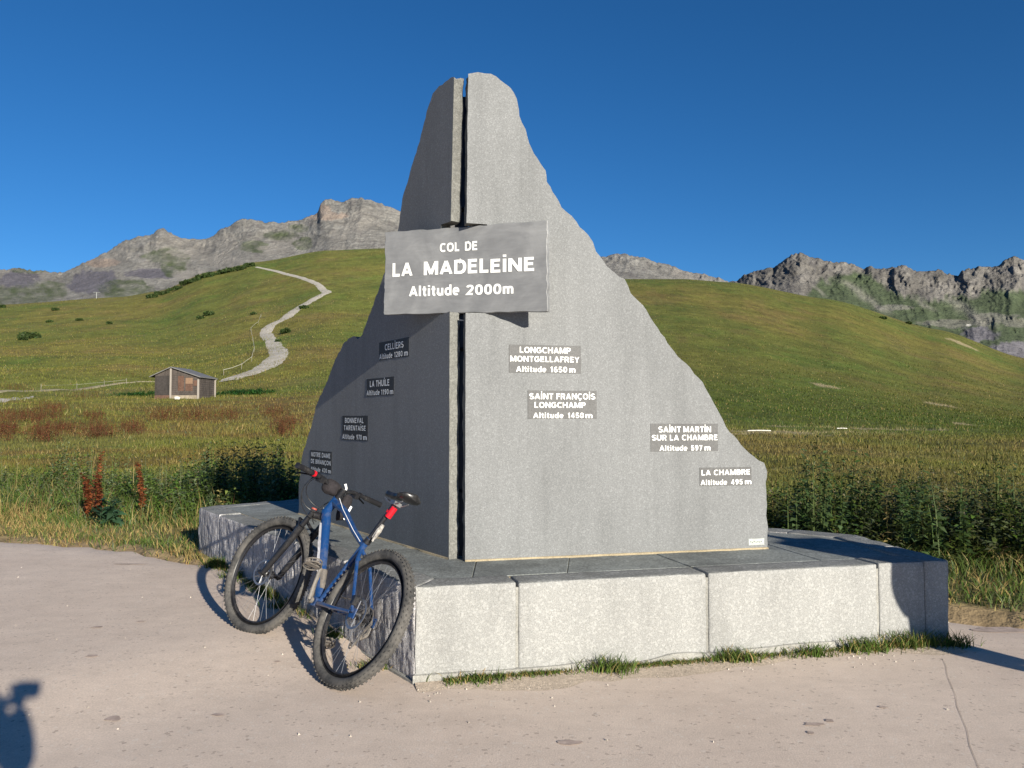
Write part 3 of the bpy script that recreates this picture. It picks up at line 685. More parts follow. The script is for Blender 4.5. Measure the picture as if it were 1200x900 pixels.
PLQ = [('right', .273, .75, 1.643, 1.822, [('LONGCHAMP', .15, .85, .08, .29), ('MONTGELLAFREY', .02, .97, .40, .60), ('Altitude', .10, .51, .76, .96), ('1650', .57, .80, .76, .96), ('m', .83, .915, .76, .96)]),
      ('right', .394, .855, 1.355, 1.535, [('SA\u0130NT', .02, .365, .10, .31), ('FRAN\u00c7O\u0130S', .41, .98, .10, .31), ('LONGCHAMP', .10, .83, .41, .61), ('Altitude', .08, .51, .78, .97), ('1450', .575, .805, .78, .97), ('m', .83, .93, .78, .97)]),
      ('right', 1.22, 1.705, 1.141, 1.324, [('SA\u0130NT', .11, .44, .10, .31), ('MART\u0130N', .48, .89, .10, .31), ('SUR LA CHAMBRE', .015, .985, .40, .60), ('Altitude', .13, .535, .78, .97), ('597', .59, .76, .78, .97), ('m', .79, .88, .78, .97)]),
      ('right', 1.565, 1.949, .911, 1.034, [('LA CHAMBRE', .04, .96, .13, .42), ('Altitude', .02, .52, .66, .94), ('495', .59, .82, .66, .94), ('m', .86, .985, .66, .94)]),
      ('left', 1.064, .562, 1.784, 1.917, [('CELL\u0130ERS', .22, .84, .16, .50), ('Altitude', .03, .47, .66, .95), ('1280', .54, .80, .66, .95), ('m', .85, .97, .66, .95)]),
      ('left', 1.286, .797, 1.524, 1.657, [('LA THU\u0130LE', .14, .84, .13, .48), ('Altitude', .02, .50, .66, .95), ('1190', .56, .82, .66, .95), ('m', .86, .98, .66, .95)]),
      ('left', 1.768, 1.25, 1.186, 1.38, [('BONNEVAL', .12, .84, .09, .30), ('TARENTA\u0130SE', .08, .92, .40, .60), ('Altitude', .02, .50, .76, .96), ('970', .58, .78, .76, .96), ('m', .83, .97, .76, .96)]),
      ('left', 2.514, 1.99, .894, 1.08, [('NOTRE DAME', .06, .94, .09, .30), ('DE BR\u0130AN\u00c7ON', .05, .96, .42, .62), ('Altitude', .04, .50, .78, .97), ('430', .58, .80, .78, .97), ('m', .85, .98, .78, .97)])]
names = ['Longchamp Montgellafrey', 'Saint Fran\u00e7ois Longchamp', 'Saint Martin sur la Chambre', 'La Chambre', 'Celliers', 'La Thuile', 'Bonneval Tarentaise', 'Notre Dame de Brian\u00e7on']
for k, (side, u0, u1, z0, z1, lines) in enumerate(PLQ):
    b0, d0, n0 = (R0, RD, RN) if side == 'right' else (L0, LD, LN)
    q = face_quad(b0, d0, n0, u0, u1, z0, z1, .0022)
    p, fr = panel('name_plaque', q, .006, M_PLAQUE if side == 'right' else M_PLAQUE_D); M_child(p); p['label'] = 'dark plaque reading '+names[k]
    lettering(lines, fr, p, M_WHITE, .0018, bold=.006)
q = face_quad(R0, RD, RN, 1.917, 2.038, .510, .556, .002)
p, fr = panel('maker_plate', q, .006, plain_mat('pale_plate', (.36, .38, .36), .6)); M_child(p)
mb = MB(); f, nn = fr
for k in range(7): a = f(.12+.11*k, .5+.05*math.sin(k*2)); b = f(.17+.11*k, .5); mb.tube([a+nn*.001, a*.3+b*.7+nn*.001+np.array([0, 0, .004*(-1)**k])], .003, 4)
M_child(mb.build('engraving', plain_mat('engraving_green', (.13, .16, .14), .7)), p)

# ------------------------------------------------------------------ mountain bike
def bike_matrix():
    l, pt, h, sc = R_(30.0), R_(2.4), R_(130.8), 1.02
    return Matrix.Translation((-.9307, 4.078, .002)) @ Matrix.Rotation(h, 4, 'Z') @ Matrix.Rotation(-pt, 4, 'Y') @ Matrix.Rotation(l, 4, 'X') @ Matrix.Scale(sc, 4)
bike = empty('mountain_bike'); bike.matrix_world = bike_matrix(); bike.rotation_mode = 'QUATERNION'; bike.matrix_world = bike_matrix()
set_props(bike, 'dusty blue hardtail mountain bike leaning against the left side of the stone base', 'bicycle')
BLUE = dusty_mat('blue_paint', (.007, .042, .145), (.16, .16, .17), amt=.2, rough=.32, scale=9, coat=.5)
BLACK = dusty_mat('black_parts', (.012, .012, .014), (.12, .11, .10), amt=.12, rough=.4, scale=14)
RUB = dusty_mat('dusty_rubber', (.028, .028, .028), (.13, .12, .108), amt=.5, rough=.9, scale=7)
STEEL = plain_mat('bright_metal', (.32, .32, .33), .45, .9, var=.25)
DRT = dusty_mat('dirty_metal', (.09, .085, .08), (.20, .17, .14), amt=.5, rough=.6, scale=25)
RED = plain_mat('red_plastic', (.55, .01, .02), .35, var=.1)
REFL = plain_mat('reflective_white', (.8, .8, .8), .4, var=.05)
AX_R = (0, 0, .365); AX_F = Vector((1.13, 0, .365)); BBp = Vector((.44, 0, .335)); SC_ = Vector((.293, 0, .705))
HT = Vector((.818, 0, .925)); HB = Vector((.866, 0, .82)); STEER = R_(14)
mb = MB(); T = mb.tube
T([HB+(HT-HB)*-.05, HT+(HT-HB)*.05], .026, 14)
T([HB+Vector((-.005, 0, .015)), (.80, 0, .765), (.60, 0, .52), BBp+Vector((.02, 0, .02))], [.030, .030, .029, .027], 14, oval=1.05)
T([HT+Vector((.0, 0, -.02)), (.66, 0, .865), (.45, 0, .765), SC_], [.024, .022, .019, .018], 14)
T([BBp, SC_+Vector((-.015, 0, .05))], .0185, 12)
T([BBp+Vector((0, -.042, 0)), BBp+Vector((0, .042, 0))], .026, 14)
for sy in (-1, 1):
    T([SC_+Vector((.01, 0, -.02)), (.22, sy*.045, .62), (.16, sy*.052, .55), (.02, sy*.068, .385), (-.005, sy*.068, .365)], [.012, .0105, .010, .009, .012], 10)
    T([BBp+Vector((-.02, sy*.025, 0)), (.34, sy*.045, .338), (.2, sy*.058, .345), (.02, sy*.068, .362)], [.014, .012, .011, .010], 10)
    mb.box((-.008, sy*.068, .362), (.045, .006, .05))
T([(.345, -.04, .338), (.345, .04, .338)], .010, 8)
T([(.225, -.04, .625), (.225, .04, .625)], .009, 8)
frame = mb.build('frame', BLUE, bike, smooth=True)
# worn pale strips with small marks on the down tube and top tube
FADED = plain_mat('faded_print', (.27, .27, .29), .6, var=.35, scale=40)
mb = MB(); q = [HB.lerp(BBp, t)+Vector((-.004, .0315-.010*abs(t-.4), .010)) for t in (.16, .24, .32, .40, .48, .56, .64, .72, .80)]
mb.tube(q, [.012, .014, .012, .015, .012, .014, .012, .012, .008], 6, oval=.3); mb.build('frame_marking', FADED, frame)
mb = MB(); mb.tube([HT+Vector((-.06, .019, .004)), Vector((.66, .021, .872)), Vector((.45, .018, .772)), SC_+Vector((.03, .017, .015))], .0022, 4)
mb.build('top_tube_stripe', REFL, frame)

def wheel(name, label, disc_r, cass=False):
    e = bpy.data.objects.new(name, None); COL.objects.link(e); e.parent = bike
    e['label'] = label
    R = .365
    a = [(.0275*math.sin(t)*1.0, .0285*math.cos(t)) for t in np.linspace(0, 2*np.pi, 13)[:-1]]
    m = MB(); m.torus((0, 0, 0), R-.0295, [(x, y) for (y, x) in [(p[1], p[0]) for p in a]], 72)
    nk = 76
    for i in range(nk):
        for row, (yy, tt, sx, sy) in enumerate(((-.0235, .55, .013, .010), (-.009, 0, .011, .012), (.009, 0, .011, .012), (.0235, -.55, .013, .010))):
            ang = 2*math.pi*(i+(.5 if row in (1, 3) else 0))/nk; rad = R-.0295+math.cos(math.asin(yy/.0285))*.0285+.0005
            if row in (0, 3): rad += .001
            c = Vector((rad*math.cos(ang), yy, rad*math.sin(ang)))
            M = Matrix.Rotation(-ang, 3, 'Y') @ Matrix.Rotation(-yy/.0285*.8, 3, 'Z')
            m.box(c, (.0034, sy, sx*.8), M)
    m.build('tyre', RUB, e, smooth=True)
    m = MB(); r0 = R-.066; m.torus((0, 0, 0), r0, [(.009, .0125), (.012, -.0125)][::-1]+[(-.004, -.0125), (-.012, -.006), (-.012, .006), (-.004, .0125)], 72)
    m.build('rim', BLACK, e, smooth=True)
    m = MB()
    for i in range(32):
        s = 1 if i % 2 else -1; a0 = 2*math.pi*i/32; tw = .55*(1 if (i//2) % 2 else -1); hr = .026
        m.tube([(hr*math.cos(a0+tw), s*.027, hr*math.sin(a0+tw)), ((r0-.01)*math.cos(a0), s*.002, (r0-.01)*math.sin(a0))], .0009, 4, caps=False)
    sp = m.build('spokes', STEEL, e); sp['kind'] = 'stuff'
    m = MB(); m.tube([(0, -.055, 0), (0, -.03, 0), (0, -.02, 0), (0, .02, 0), (0, .03, 0), (0, .055, 0)], [.012, .030, .014, .014, .030, .012], 14)
    m.tube([(0, -.074, 0), (0, .078, 0)], .007, 10); m.build('hub', BLACK, e, smooth=True)
    m = MB(); m.torus((0, .042, 0), disc_r, [(0, .001), (0, -.001), (-.013, -.001), (-.013, .001)], 40)
    for i in range(6):
        a0 = i*math.pi/3; m.tube([(.02*math.cos(a0), .042, .02*math.sin(a0)), ((disc_r-.012)*math.cos(a0+.35), .042, (disc_r-.012)*math.sin(a0+.35))], .003, 4)
    m.build('brake_disc', STEEL, e)
    if cass:
        m = MB()
        for k in range(9):
            rr = .022+.004*k*1.15; n = 24; y = -.052+.004*k*.9
            for i in range(n*2): pass
            m.torus((0, y, 0), rr, [(0, .0009), (0, -.0009), (-.007, -.0009), (-.007, .0009)], 26)
        m.build('cassette', DRT, e)
    return e
rw = wheel('rear_wheel', 'rear wheel nearest the camera with dusty knobbly tyre', .08, True); rw.location = AX_R
# fork and front wheel turn about the steering axis
SA = (HT-HB).normalized(); SM = Matrix.Translation(HB) @ Matrix.Rotation(STEER, 4, SA) @ Matrix.Translation(-HB)
fw = wheel('front_wheel', 'front wheel turned a little to the left', .08); fw.matrix_local = SM @ Matrix.Translation(AX_F)
def steered(o): o.matrix_local = SM; return o
fo_ = Vector((1.13, 0, .365)); crown = HB+SA*-.035
mb = MB(); mb.tube([crown+Vector((.02, -.058, 0)), crown+Vector((.008, 0, .012)), crown+Vector((.02, .058, 0))], [.020, .026, .020], 12); mb.tube([HB+SA*-.04, HB+SA*.0], .024, 12)
fork = steered(mb.build('fork', BLACK, bike, smooth=True))
top = crown+Vector((.02, 0, 0)); ax = fo_-SA*-.0
dirv = (ax+Vector((-.03, 0, 0))-top)
for sy in (-1, 1):
    mb = MB(); a = top+Vector((0, sy*.064, .015)); b = top+dirv*.42+Vector((0, sy*.064, 0)); c = top+dirv*1.0+Vector((0, sy*.064, 0))
    mb.tube([a, a.lerp(b, .5)], .017, 12); mb.tube([b-(b-a).normalized()*.10, b, c], [.024, .022, .018], 12); mb.tube([c, fo_+Vector((0, sy*.064, 0))], [.017, .014], 10)
    steered(mb.build('fork_leg', BLACK, bike, smooth=True))
mb = MB(); b = top+dirv*.25; mb.tube([b+Vector((.0, -.064, 0)), b+Vector((.075, -.03, .06)), b+Vector((.075, .03, .06)), b+Vector((.0, .064, 0))], .011, 8)
steered(mb.build('fork_brace', BLACK, bike, smooth=True))
CAPR = dusty_mat('red_cap', (.30, .05, .03), (.15, .08, .06), .3)
mb = MB(); mb.tube([top+Vector((0, -.064, .03)), top+Vector((0, -.064, .042))], .016, 10); steered(mb.build('fork_cap', CAPR, bike, smooth=True))
mb = MB(); mb.tube([top+Vector((0, .064, .030)), top+Vector((0, .064, .040))], .018, 10); steered(mb.build('fork_cap', CAPR, bike, smooth=True))
# stem, bar, grips, levers
SCN = HT+SA*.045; BC = SCN+Vector((.055, 0, .012))
mb = MB(); mb.tube([HT+SA*.0, HT+SA*.075], .021, 12); mb.tube([SCN, BC], .018, 10); mb.tube([BC-Vector((0, .025, 0)), BC+Vector((0, .025, 0))], .022, 12)
steered(mb.build('stem', BLACK, bike, smooth=True))
def barp(y): 
    a = abs(y); return BC+Vector((-.10*max(0, a-.06)**1.2, y, .030*sstep(.04, .14, a)))
mb = MB(); mb.tube([barp(float(y)) for y in np.linspace(-.36, .36, 25)], .013, 10)
bar = steered(mb.build('handlebar', BLACK, bike, smooth=True))
for sy in (-1, 1):
    mb = MB(); mb.tube([barp(sy*float(y)) for y in np.linspace(.235, .37, 14)], [.0165+.0018*(k % 2) for k in range(14)], 10); mb.tube([barp(sy*.365), barp(sy*.375)], .019, 10)
    mb.build('grip', BLACK, bar, smooth=True)
    mb = MB(); p = barp(sy*.20); mb.tube([p, p+Vector((.035, -sy*.02, -.008)), p+Vector((.045, sy*.02, -.012)), p+Vector((.055, sy*.10, -.03))], [.012, .012, .006, .005], 8)
    mb.tube([barp(sy*.19)-Vector((0, .008, 0)), barp(sy*.19)+Vector((0, .008, 0))], .018, 10); mb.box(barp(sy*.155)+Vector((0, 0, -.018)), (.045, .035, .028))
    mb.build('brake_lever', BLACK, bar, smooth=True)
mb = MB(); mb.tube([barp(.222)-Vector((0, .006, 0)), barp(.222)+Vector((0, .008, 0))], .019, 10); mb.build('red_collar', RED, bar, smooth=True)
for k, (y0, a, b, c) in enumerate(((.18, (.14, .20, -.08), (.12, .10, -.20), (.03, .02, -.16)), (.16, (.17, .15, -.04), (.16, .06, -.15), (.02, -.02, -.14)), (-.16, (.14, -.16, -.05), (.13, -.06, -.15), (.02, .02, -.13)), (-.18, (.12, -.12, -.02), (.14, .04, -.18), (.03, .03, -.24)), (.19, (.08, .23, -.10), (.06, .16, -.21), (.02, .03, -.22)))):
    p = [barp(y0)+Vector((.03, 0, -.01)), BC+Vector(a), BC+Vector(b), BC+Vector(c)]; q = []
    for i in range(15):
        t = i/14; q.append(p[0]*(1-t)**3+p[1]*3*t*(1-t)**2+p[2]*3*t*t*(1-t)+p[3]*t**3)
    mb = MB(); mb.tube(q, .0026, 6); mb.build('cable', BLACK, bar, smooth=True)
# small bag with gloves hanging behind the stem
def lump(name, c, size, mat, parent, seed, ax=None):
    m = MB(); m.ball((0, 0, 0), 1, 14); o = m.build(name, mat, parent, smooth=True)
    for v in o.data.vertices:
        p = v.co.copy(); s = max(abs(p.x), abs(p.y), abs(p.z)); p = p*(.72+.28/s)
        f = 1+.16*float(noise(p.x*1.8, p.y*1.8, p.z*1.8, seed)); v.co = Vector((p.x*size[0], p.y*size[1], p.z*size[2]))*f*.85
        if ax: v.co = ax @ v.co
        v.co += Vector(c)
    return o
CLOTH = plain_mat('black_fabric', (.018, .015, .017), .9, var=.4, scale=60, bump=.5)
bag = steered(lump('handlebar_bag', BC+Vector((.01, .03, .0)), (.055, .085, .055), CLOTH, bike, 4))
gl = steered(lump('glove', BC+Vector((-.045, -.075, -.085)), (.030, .042, .10), CLOTH, bike, 8))
mb = MB()
c0 = BC+Vector((-.043, .02, .03)); mb.tube([c0+Vector((.0, -.03, .022)), c0+Vector((-.008, -.045, .0)), c0+Vector((-.006, -.05, -.035))], .010, 6, oval=.35); mb.build('reflective_strip', REFL, bag, smooth=True)
mb = MB(); c0 = BC+Vector((-.075, -.10, -.10)); mb.tube([c0+Vector((0, 0, .04)), c0+Vector((-.002, .008, 0)), c0+Vector((0, .014, -.05))], .009, 6, oval=.35); mb.build('reflective_strip', REFL, gl, smooth=True)
# seat post, saddle, rear light
sd = (Vector((.195, 0, 1.0))-SC_).normalized()
mb = MB(); mb.tube([SC_+sd*.01, SC_+sd*.30], .0148, 12); mb.tube([SC_+sd*.02, SC_+sd*.05], .021, 12)
post = mb.build('seat_post', BLACK, bike, smooth=True)
mb = MB(); 
for sy in (-1, 1): mb.tube([(.11, sy*.022, .995), (.16, sy*.022, .975), (.24, sy*.022, .975), (.31, sy*.012, .998)], .0038, 6)
mb.box((.195, 0, .978), (.045, .05, .022)); mb.build('seat_clamp', STEEL, post, smooth=True)
mb = MB(); mb.tube([SC_+sd*.20+Vector((-.022, 0, 0)), SC_+sd*.265+Vector((-.022, 0, 0))], .019, 10); mb.tube([SC_+sd*.225, SC_+sd*.24], .0175, 10); mb.build('rear_light', RED, post, smooth=True)
V = []; nx, ny = 22, 14
for i in range(nx):
    t = i/(nx-1); xx = .045+t*.28; wd = .072*(1-sstep(.18, .62, t)*.72)*math.sin(min(1, (t+.03)*6)*math.pi/2)*math.sin(min(1, (1.04-t)*9)*math.pi/2)
    zz = 1.022+.014*sstep(.25, 0, t)+.006*sstep(.8, 1, t)
    for j in range(ny):
        a = 2*math.pi*j/ny; y = wd*math.cos(a); z = .018*math.sin(a)*(1 if math.sin(a) > 0 else 1.5*(.5+.5*abs(math.cos(a))))
        if math.sin(a) > .8 and .2 < t < .9: z -= .006
        V.append((xx, y, zz+z))
mb = MB(); mb.add(V, [(i*ny+j, i*ny+(j+1) % ny, (i+1)*ny+(j+1) % ny, (i+1)*ny+j) for i in range(nx-1) for j in range(ny)]+[tuple(range(ny)), tuple((nx-1)*ny+j for j in range(ny))])
mb.build('saddle', dusty_mat('saddle_cover', (.012, .012, .013), (.08, .08, .08), .15, .35), bike, smooth=True)
mb = MB(); q0 = SC_+sd*.06+Vector((-.03, 0, .0)); mb.tube([q0, q0+sd*.05, q0+sd*.09], [.012, .016, .010], 8); mb.tube([q0+Vector((-.02, .01, -.02)), q0+Vector((-.03, .012, .05))], .006, 6)
mb.build('tool_pouch', dusty_mat('worn_pouch', (.05, .045, .04), (.45, .42, .38), .7, .8, 40), bike, smooth=True)
# cranks, rings, pedals, chain, derailleur
cr = bpy.data.objects.new('crankset', None); COL.objects.link(cr); cr.parent = bike; cr.location = BBp
CA = R_(112)   # crank angle: left arm forward and up
def arm(sy, ang):
    e = Vector((math.cos(ang)*.172, sy*.085, math.sin(ang)*.172))
    m = MB(); m.tube([(0, sy*.05, 0), (0, sy*.068, 0)], .018, 12); m.tube([(0, sy*.066, 0), e*.5+Vector((0, sy*.036, 0)), e], [.016, .012, .014], 10, oval=.6)
    a = m.build('crank_arm', DRT, cr, smooth=True)
    m = MB(); c = e+Vector((0, sy*.06, 0)); m.tube([e, e+Vector((0, sy*.11, 0))], .009, 8)
    tl = Matrix.Rotation(.5, 3, 'Y')
    for k in range(4):
        q = [Vector((-.048, .045, 0)), Vector((.048, .045, 0)), Vector((.048, -.045, 0)), Vector((-.048, -.045, 0))]
    ring = [Vector((.05*math.cos(t)*(1.1), .047*math.sin(t), .0)) for t in np.linspace(0, 2*np.pi, 17)]
    for z in (-.010, .010): m.tube([c+tl @ (r+Vector((0, 0, z))) for r in ring], .004, 5)
    for r in ring[::2]: m.tube([c+tl @ (r+Vector((0, 0, -.014))), c+tl @ (r+Vector((0, 0, .014)))], .0035, 5)
    m.box(c, (.03, .085, .022), tl); m.box(c, (.085, .022, .016), tl)
    m.build('pedal', DRT, cr)
arm(1, R_(118)-math.pi*.18); arm(-1, R_(118)-math.pi*1.18)
mb = MB()
for y, rr in ((-.055, .074), (-.048, .056)):
    mb.torus((0, y, 0), rr, [(0, .0015), (0, -.0015), (-.012, -.0015), (-.012, .0015)], 44)
    for i in range(36): a = 2*math.pi*i/36; mb.box((rr*math.cos(a)*1.02, y, rr*math.sin(a)*1.02), (.006, .002, .004), Matrix.Rotation(-a, 3, 'Y'))
for i in range(4): a = i*math.pi/2+.4; mb.tube([(.02*math.cos(a), -.056, .02*math.sin(a)), (.066*math.cos(a), -.053, .066*math.sin(a))], .006, 6)
mb.build('chainring', DRT, cr)
mb = MB(); ch = [(.44, -.055, .335+.072), (.2, -.050, .335+.09), (0, -.045, .365+.045), (-.04, -.045, .35), (-.005, -.048, .31), (.02, -.05, .26), (.035, -.05, .225), (.06, -.05, .215), (.075, -.05, .235), (.2, -.052, .25), (.44, -.055, .335-.072)]
mb.tube(ch, .0042, 5); mb.build('chain', DRT, bike)
mb = MB(); mb.tube([(0, -.075, .35), (.0, -.082, .30), (.025, -.06, .265)], [.012, .016, .012], 8)
for c in ((.025, .27), (.055, .215)):
    mb.torus((c[0], -.05, c[1]), .018, [(0, .002), (0, -.002), (-.008, -.002), (-.008, .002)], 16)
mb.tube([(.025, -.058, .27), (.055, -.058, .215)], .008, 6); mb.tube([(.0, -.08, .32), (-.06, -.07, .34), (-.06, -.06, .42), (.0, -.05, .48)], .0025, 5)
mb.build('derailleur', DRT, bike, smooth=True)
mb = MB(); mb.box((.03, .066, .42), (.03, .03, .05)); mb.build('brake_caliper', BLACK, bike, bevel=.004)
mb = MB(); mb.tube([BBp+Vector((.05, .0, .07)), BBp+Vector((.12, 0, .17))], .022, 10); mb.build('bottle_cage', DRT, bike, smooth=True)
# ------------------------------------------------------------------ mountains
def interp_pts(P, x): P = np.array(P, float); return np.interp(x, P[:, 0], P[:, 1])
def mountain(name, crest, base, Dc, Db, seed, colour_fn, relief=90, step=1.0, rows=170, rough=1.0, shear=.6):
    x0, x1 = crest[0][0], crest[-1][0]; px = np.arange(x0, x1+step, step); v = np.linspace(0, 1, rows)
    cy = interp_pts(crest, px)+1.3*rough*fbm(px*.11, 0, seed, 3, seed)+.8*rough*fbm(px*.45, 0, seed, 2, seed+3); by = interp_pts(base, px)
    c0 = interp_pts(crest, px); kk = np.exp(-np.linspace(-2, 2, 61)**2); kk /= kk.sum(); cs = np.convolve(np.pad(c0, 30, 'edge'), kk, 'valid')
    PX, Vv = np.meshgrid(px, v); PY = by+(cs-by)*Vv+(c0-cs)*sstep(.55, 1, Vv); PY = PY+(1.5*rough*fbm(PX*.10, PY*.12, seed, 3, seed)+.6*rough*fbm(PX*.4, PY*.4, seed, 2, seed+3))*sstep(.6, .9, Vv)
    D = Db+(Dc-Db)*Vv**.8
    rid = 0; wx_ = PX+14*noise(PX*.02, PY*.03, 0, seed+40)+5*noise(PX*.07, PY*.09, 0, seed+41); wy_ = PY+9*noise(PX*.025, PY*.03, 5, seed+42)
    for k, (f, a) in enumerate(((.013, 1.0), (.03, .55), (.07, .30), (.16, .15), (.36, .075))):
        rid = rid+a*(1-2*np.abs(noise((wx_+shear*wy_)*f, wy_*f*(.75+.25*k*.5), 0, seed+k)))
    D = D-relief*rid*(.35+.65*Vv)*sstep(1.02, .9, Vv)-relief*.35*rid*sstep(.9, 1.0, Vv)
    bx, bz = bearing(PX, PY)
    back = np.stack([bx[-1]*(D[-1]+700), D[-1]+700, EYE+bz[-1]*D[-1]-500], -1)
    V = np.stack([bx*D, D, EYE+bz*D], -1)
    c = colour_fn(PX, PY, Vv, rid, seed, cy)
    V = np.concatenate([V, back[None]], 0); c = np.concatenate([c, c[-1:]], 0)
    m = MAT_MT
    o = mesh_obj(name, V.reshape(-1, 3), grid_faces(rows+1, len(px)), m, smooth=False, cols=c.reshape(-1, 3)); o['kind'] = 'structure'
    return o
MAT_MT = attr_mat('mountain_side', (.012, .06), .22, bump=1, bdist=9)
ROCK = np.array([.19, .182, .166]); SCREE = np.array([.215, .20, .178]); TURF = np.array([.060, .078, .034]); SLATE = np.array([.12, .113, .128])
def mixc(c, col, m): m = np.clip(m, 0, 1)[..., None]; return c*(1-m)+np.asarray(col)*m
def gmask(PX, PY, L, seed):
    r = -9+0*PX
    for (cx, cy, rx, ry) in L: r = np.maximum(r, 1-np.hypot((PX-cx)/rx, (PY-cy)/ry))
    return sstep(-.12, .22, r+.32*fbm(PX*.05, PY*.09, 0, 4, seed)+.10*fbm(PX*.3, PY*.3, 0, 2, seed+5))
def col_left(PX, PY, V, rid, seed, cy):
    st = fbm(PX*.04+PY*.03, PY*.28-PX*.05, 0, 4, 71)
    c = ROCK*(1+.16*st[..., None]); c = c*np.array([1, 1, 1])*(1+.10*fbm(PX*.3, PY*.3, 1, 3, 73))[..., None]
    c = mixc(c, [.13, .12, .115], sstep(.35, .8, fbm(PX*.16-PY*.05, PY*.30, 3, 4, 99))*.6)
    c = mixc(c, SCREE, sstep(.1, .7, fbm(PX*.03, PY*.05, 2, 3, 75))*.6)
    c = mixc(c, [.30, .22, .17], gmask(PX, PY, [(120, 307, 18, 5), (378, 247, 13, 9), (385, 252, 20, 6)], 91)*.5)
    c = mixc(c, SLATE, gmask(PX, PY, [(110, 332, 28, 14), (15, 328, 26, 11), (180, 320, 30, 6)], 77))
    c = mixc(c, TURF, gmask(PX, PY, [(20, 350, 60, 18), (60, 338, 26, 9), (150, 342, 48, 14), (203, 308, 17, 14), (190, 300, 20, 10), (300, 290, 16, 8), (330, 276, 22, 6), (205, 350, 70, 16), (350, 268, 12, 5), (40, 316, 26, 4), (240, 330, 25, 8), (355, 285, 10, 8)], 81)*.8*(.75+.35*fbm(PX*.12, PY*.2, 4, 4, 82)))
    c = mixc(c, SCREE*1.1, gmask(PX, PY, [(225, 322, 24, 8), (262, 306, 26, 8), (320, 292, 26, 5), (215, 296, 22, 5)], 83)*.7)
    return c
mountain('rocky_mountain', [(-260, 330), (-150, 322), (-60, 320), (0, 316), (22, 313.5), (45, 318), (73, 319.5), (90, 312), (112, 303), (131, 292), (147, 281), (165, 277), (176, 275), (183, 270), (191, 268), (200, 272), (215, 279), (240, 281), (262, 268), (275, 261), (285, 256.5), (300, 258), (312, 261), (330, 260), (350, 259), (362, 254), (372, 249), (376, 238), (381, 234), (390, 235), (403, 236.5), (412, 232.5), (423, 231.5), (433, 234), (450, 240), (468, 247), (500, 256), (560, 270), (640, 292), (700, 300), (722, 298.5), (732, 298), (745, 300), (757, 303), (770, 308), (785, 311), (800, 317), (812, 321), (822, 320), (835, 325), (852, 329), (880, 336), (930, 345)],
         [(-260, 375), (0, 372), (180, 372), (300, 345), (450, 330), (860, 350), (930, 365)], 2700, 1500, 11, col_left, relief=34)
def col_right(PX, PY, V, rid, seed, cy):
    st = fbm(PX*.10, PY*.05, 0, 4, 61)
    c = np.array([.140, .131, .118])*(1+.22*st[..., None])*(1+.12*fbm(PX*.4, PY*.25, 1, 3, 63))[..., None]
    c = mixc(c, [.09, .085, .085], sstep(.3, .75, fbm(PX*.22, PY*.12, 3, 4, 69))*.6)
    edge = interp_pts([(860, 460), (930, 420), (938, 352), (952, 336), (975, 326), (1000, 318), (1022, 322), (1040, 336), (1060, 346), (1085, 352), (1105, 352), (1130, 347), (1160, 342), (1200, 342), (1300, 340), (1500, 350)], PX)
    g = sstep(-4, 5, PY-edge+4*fbm(PX*.08, PY*.08, 0, 4, 65)+2.5*noise(PX*.4, PY*.1, 0, 68))
    c = mixc(c, TURF*np.array([.85, .92, 1.0]), g*.9)
    t = PX*.75-PY                                                    # scree chutes running down to the right
    for (x0, w_, y0, y1) in ((413, 5, 325, 372), (378, 2.2, 328, 352), (445, 2, 326, 350), (486, 8, 345, 388), (455, 3, 345, 368)):
        c = mixc(c, [.20, .19, .165], np.exp(-((t-x0+3*noise(PX*.1, PY*.1, 0, 66))/w_)**2)*sstep(y0, y0+8, PY)*sstep(y1, y1-10, PY)*.6)
    c = mixc(c, [.17, .16, .145], gmask(PX, PY, [(1118, 379, 40, 5), (1165, 372, 34, 5), (1195, 378, 22, 6), (1050, 360, 26, 4)], 67)*.6)
    c = mixc(c, SLATE*1.15, gmask(PX, PY, [(1150, 392, 22, 9), (1185, 410, 30, 10), (1240, 420, 50, 12)], 70)*.9)
    c = mixc(c, [.45, .43, .38], gmask(PX, PY, [(1135, 381, 3, 1.2)], 72))
    return c
mountain('craggy_mountain', [(820, 345), (850, 332), (865, 327.5), (872, 322), (885, 318), (897, 314.5), (906, 314), (912, 309), (922, 302), (932, 298), (938, 296.5), (945, 299), (955, 302), (970, 306), (990, 308), (1000, 311), (1012, 313.5), (1025, 313), (1040, 314.5), (1050, 313), (1057, 311), (1068, 314), (1078, 318), (1095, 317.5), (1110, 320), (1122, 322), (1135, 315), (1147, 313.5), (1160, 313), (1170, 309), (1180, 305), (1188, 301.5), (1198, 303), (1215, 307), (1250, 300), (1320, 310), (1400, 302), (1520, 330)],
         [(820, 400), (1000, 420), (1200, 480), (1520, 540)], 2500, 1100, 23, col_right, relief=36, rough=1.3, shear=-.3)

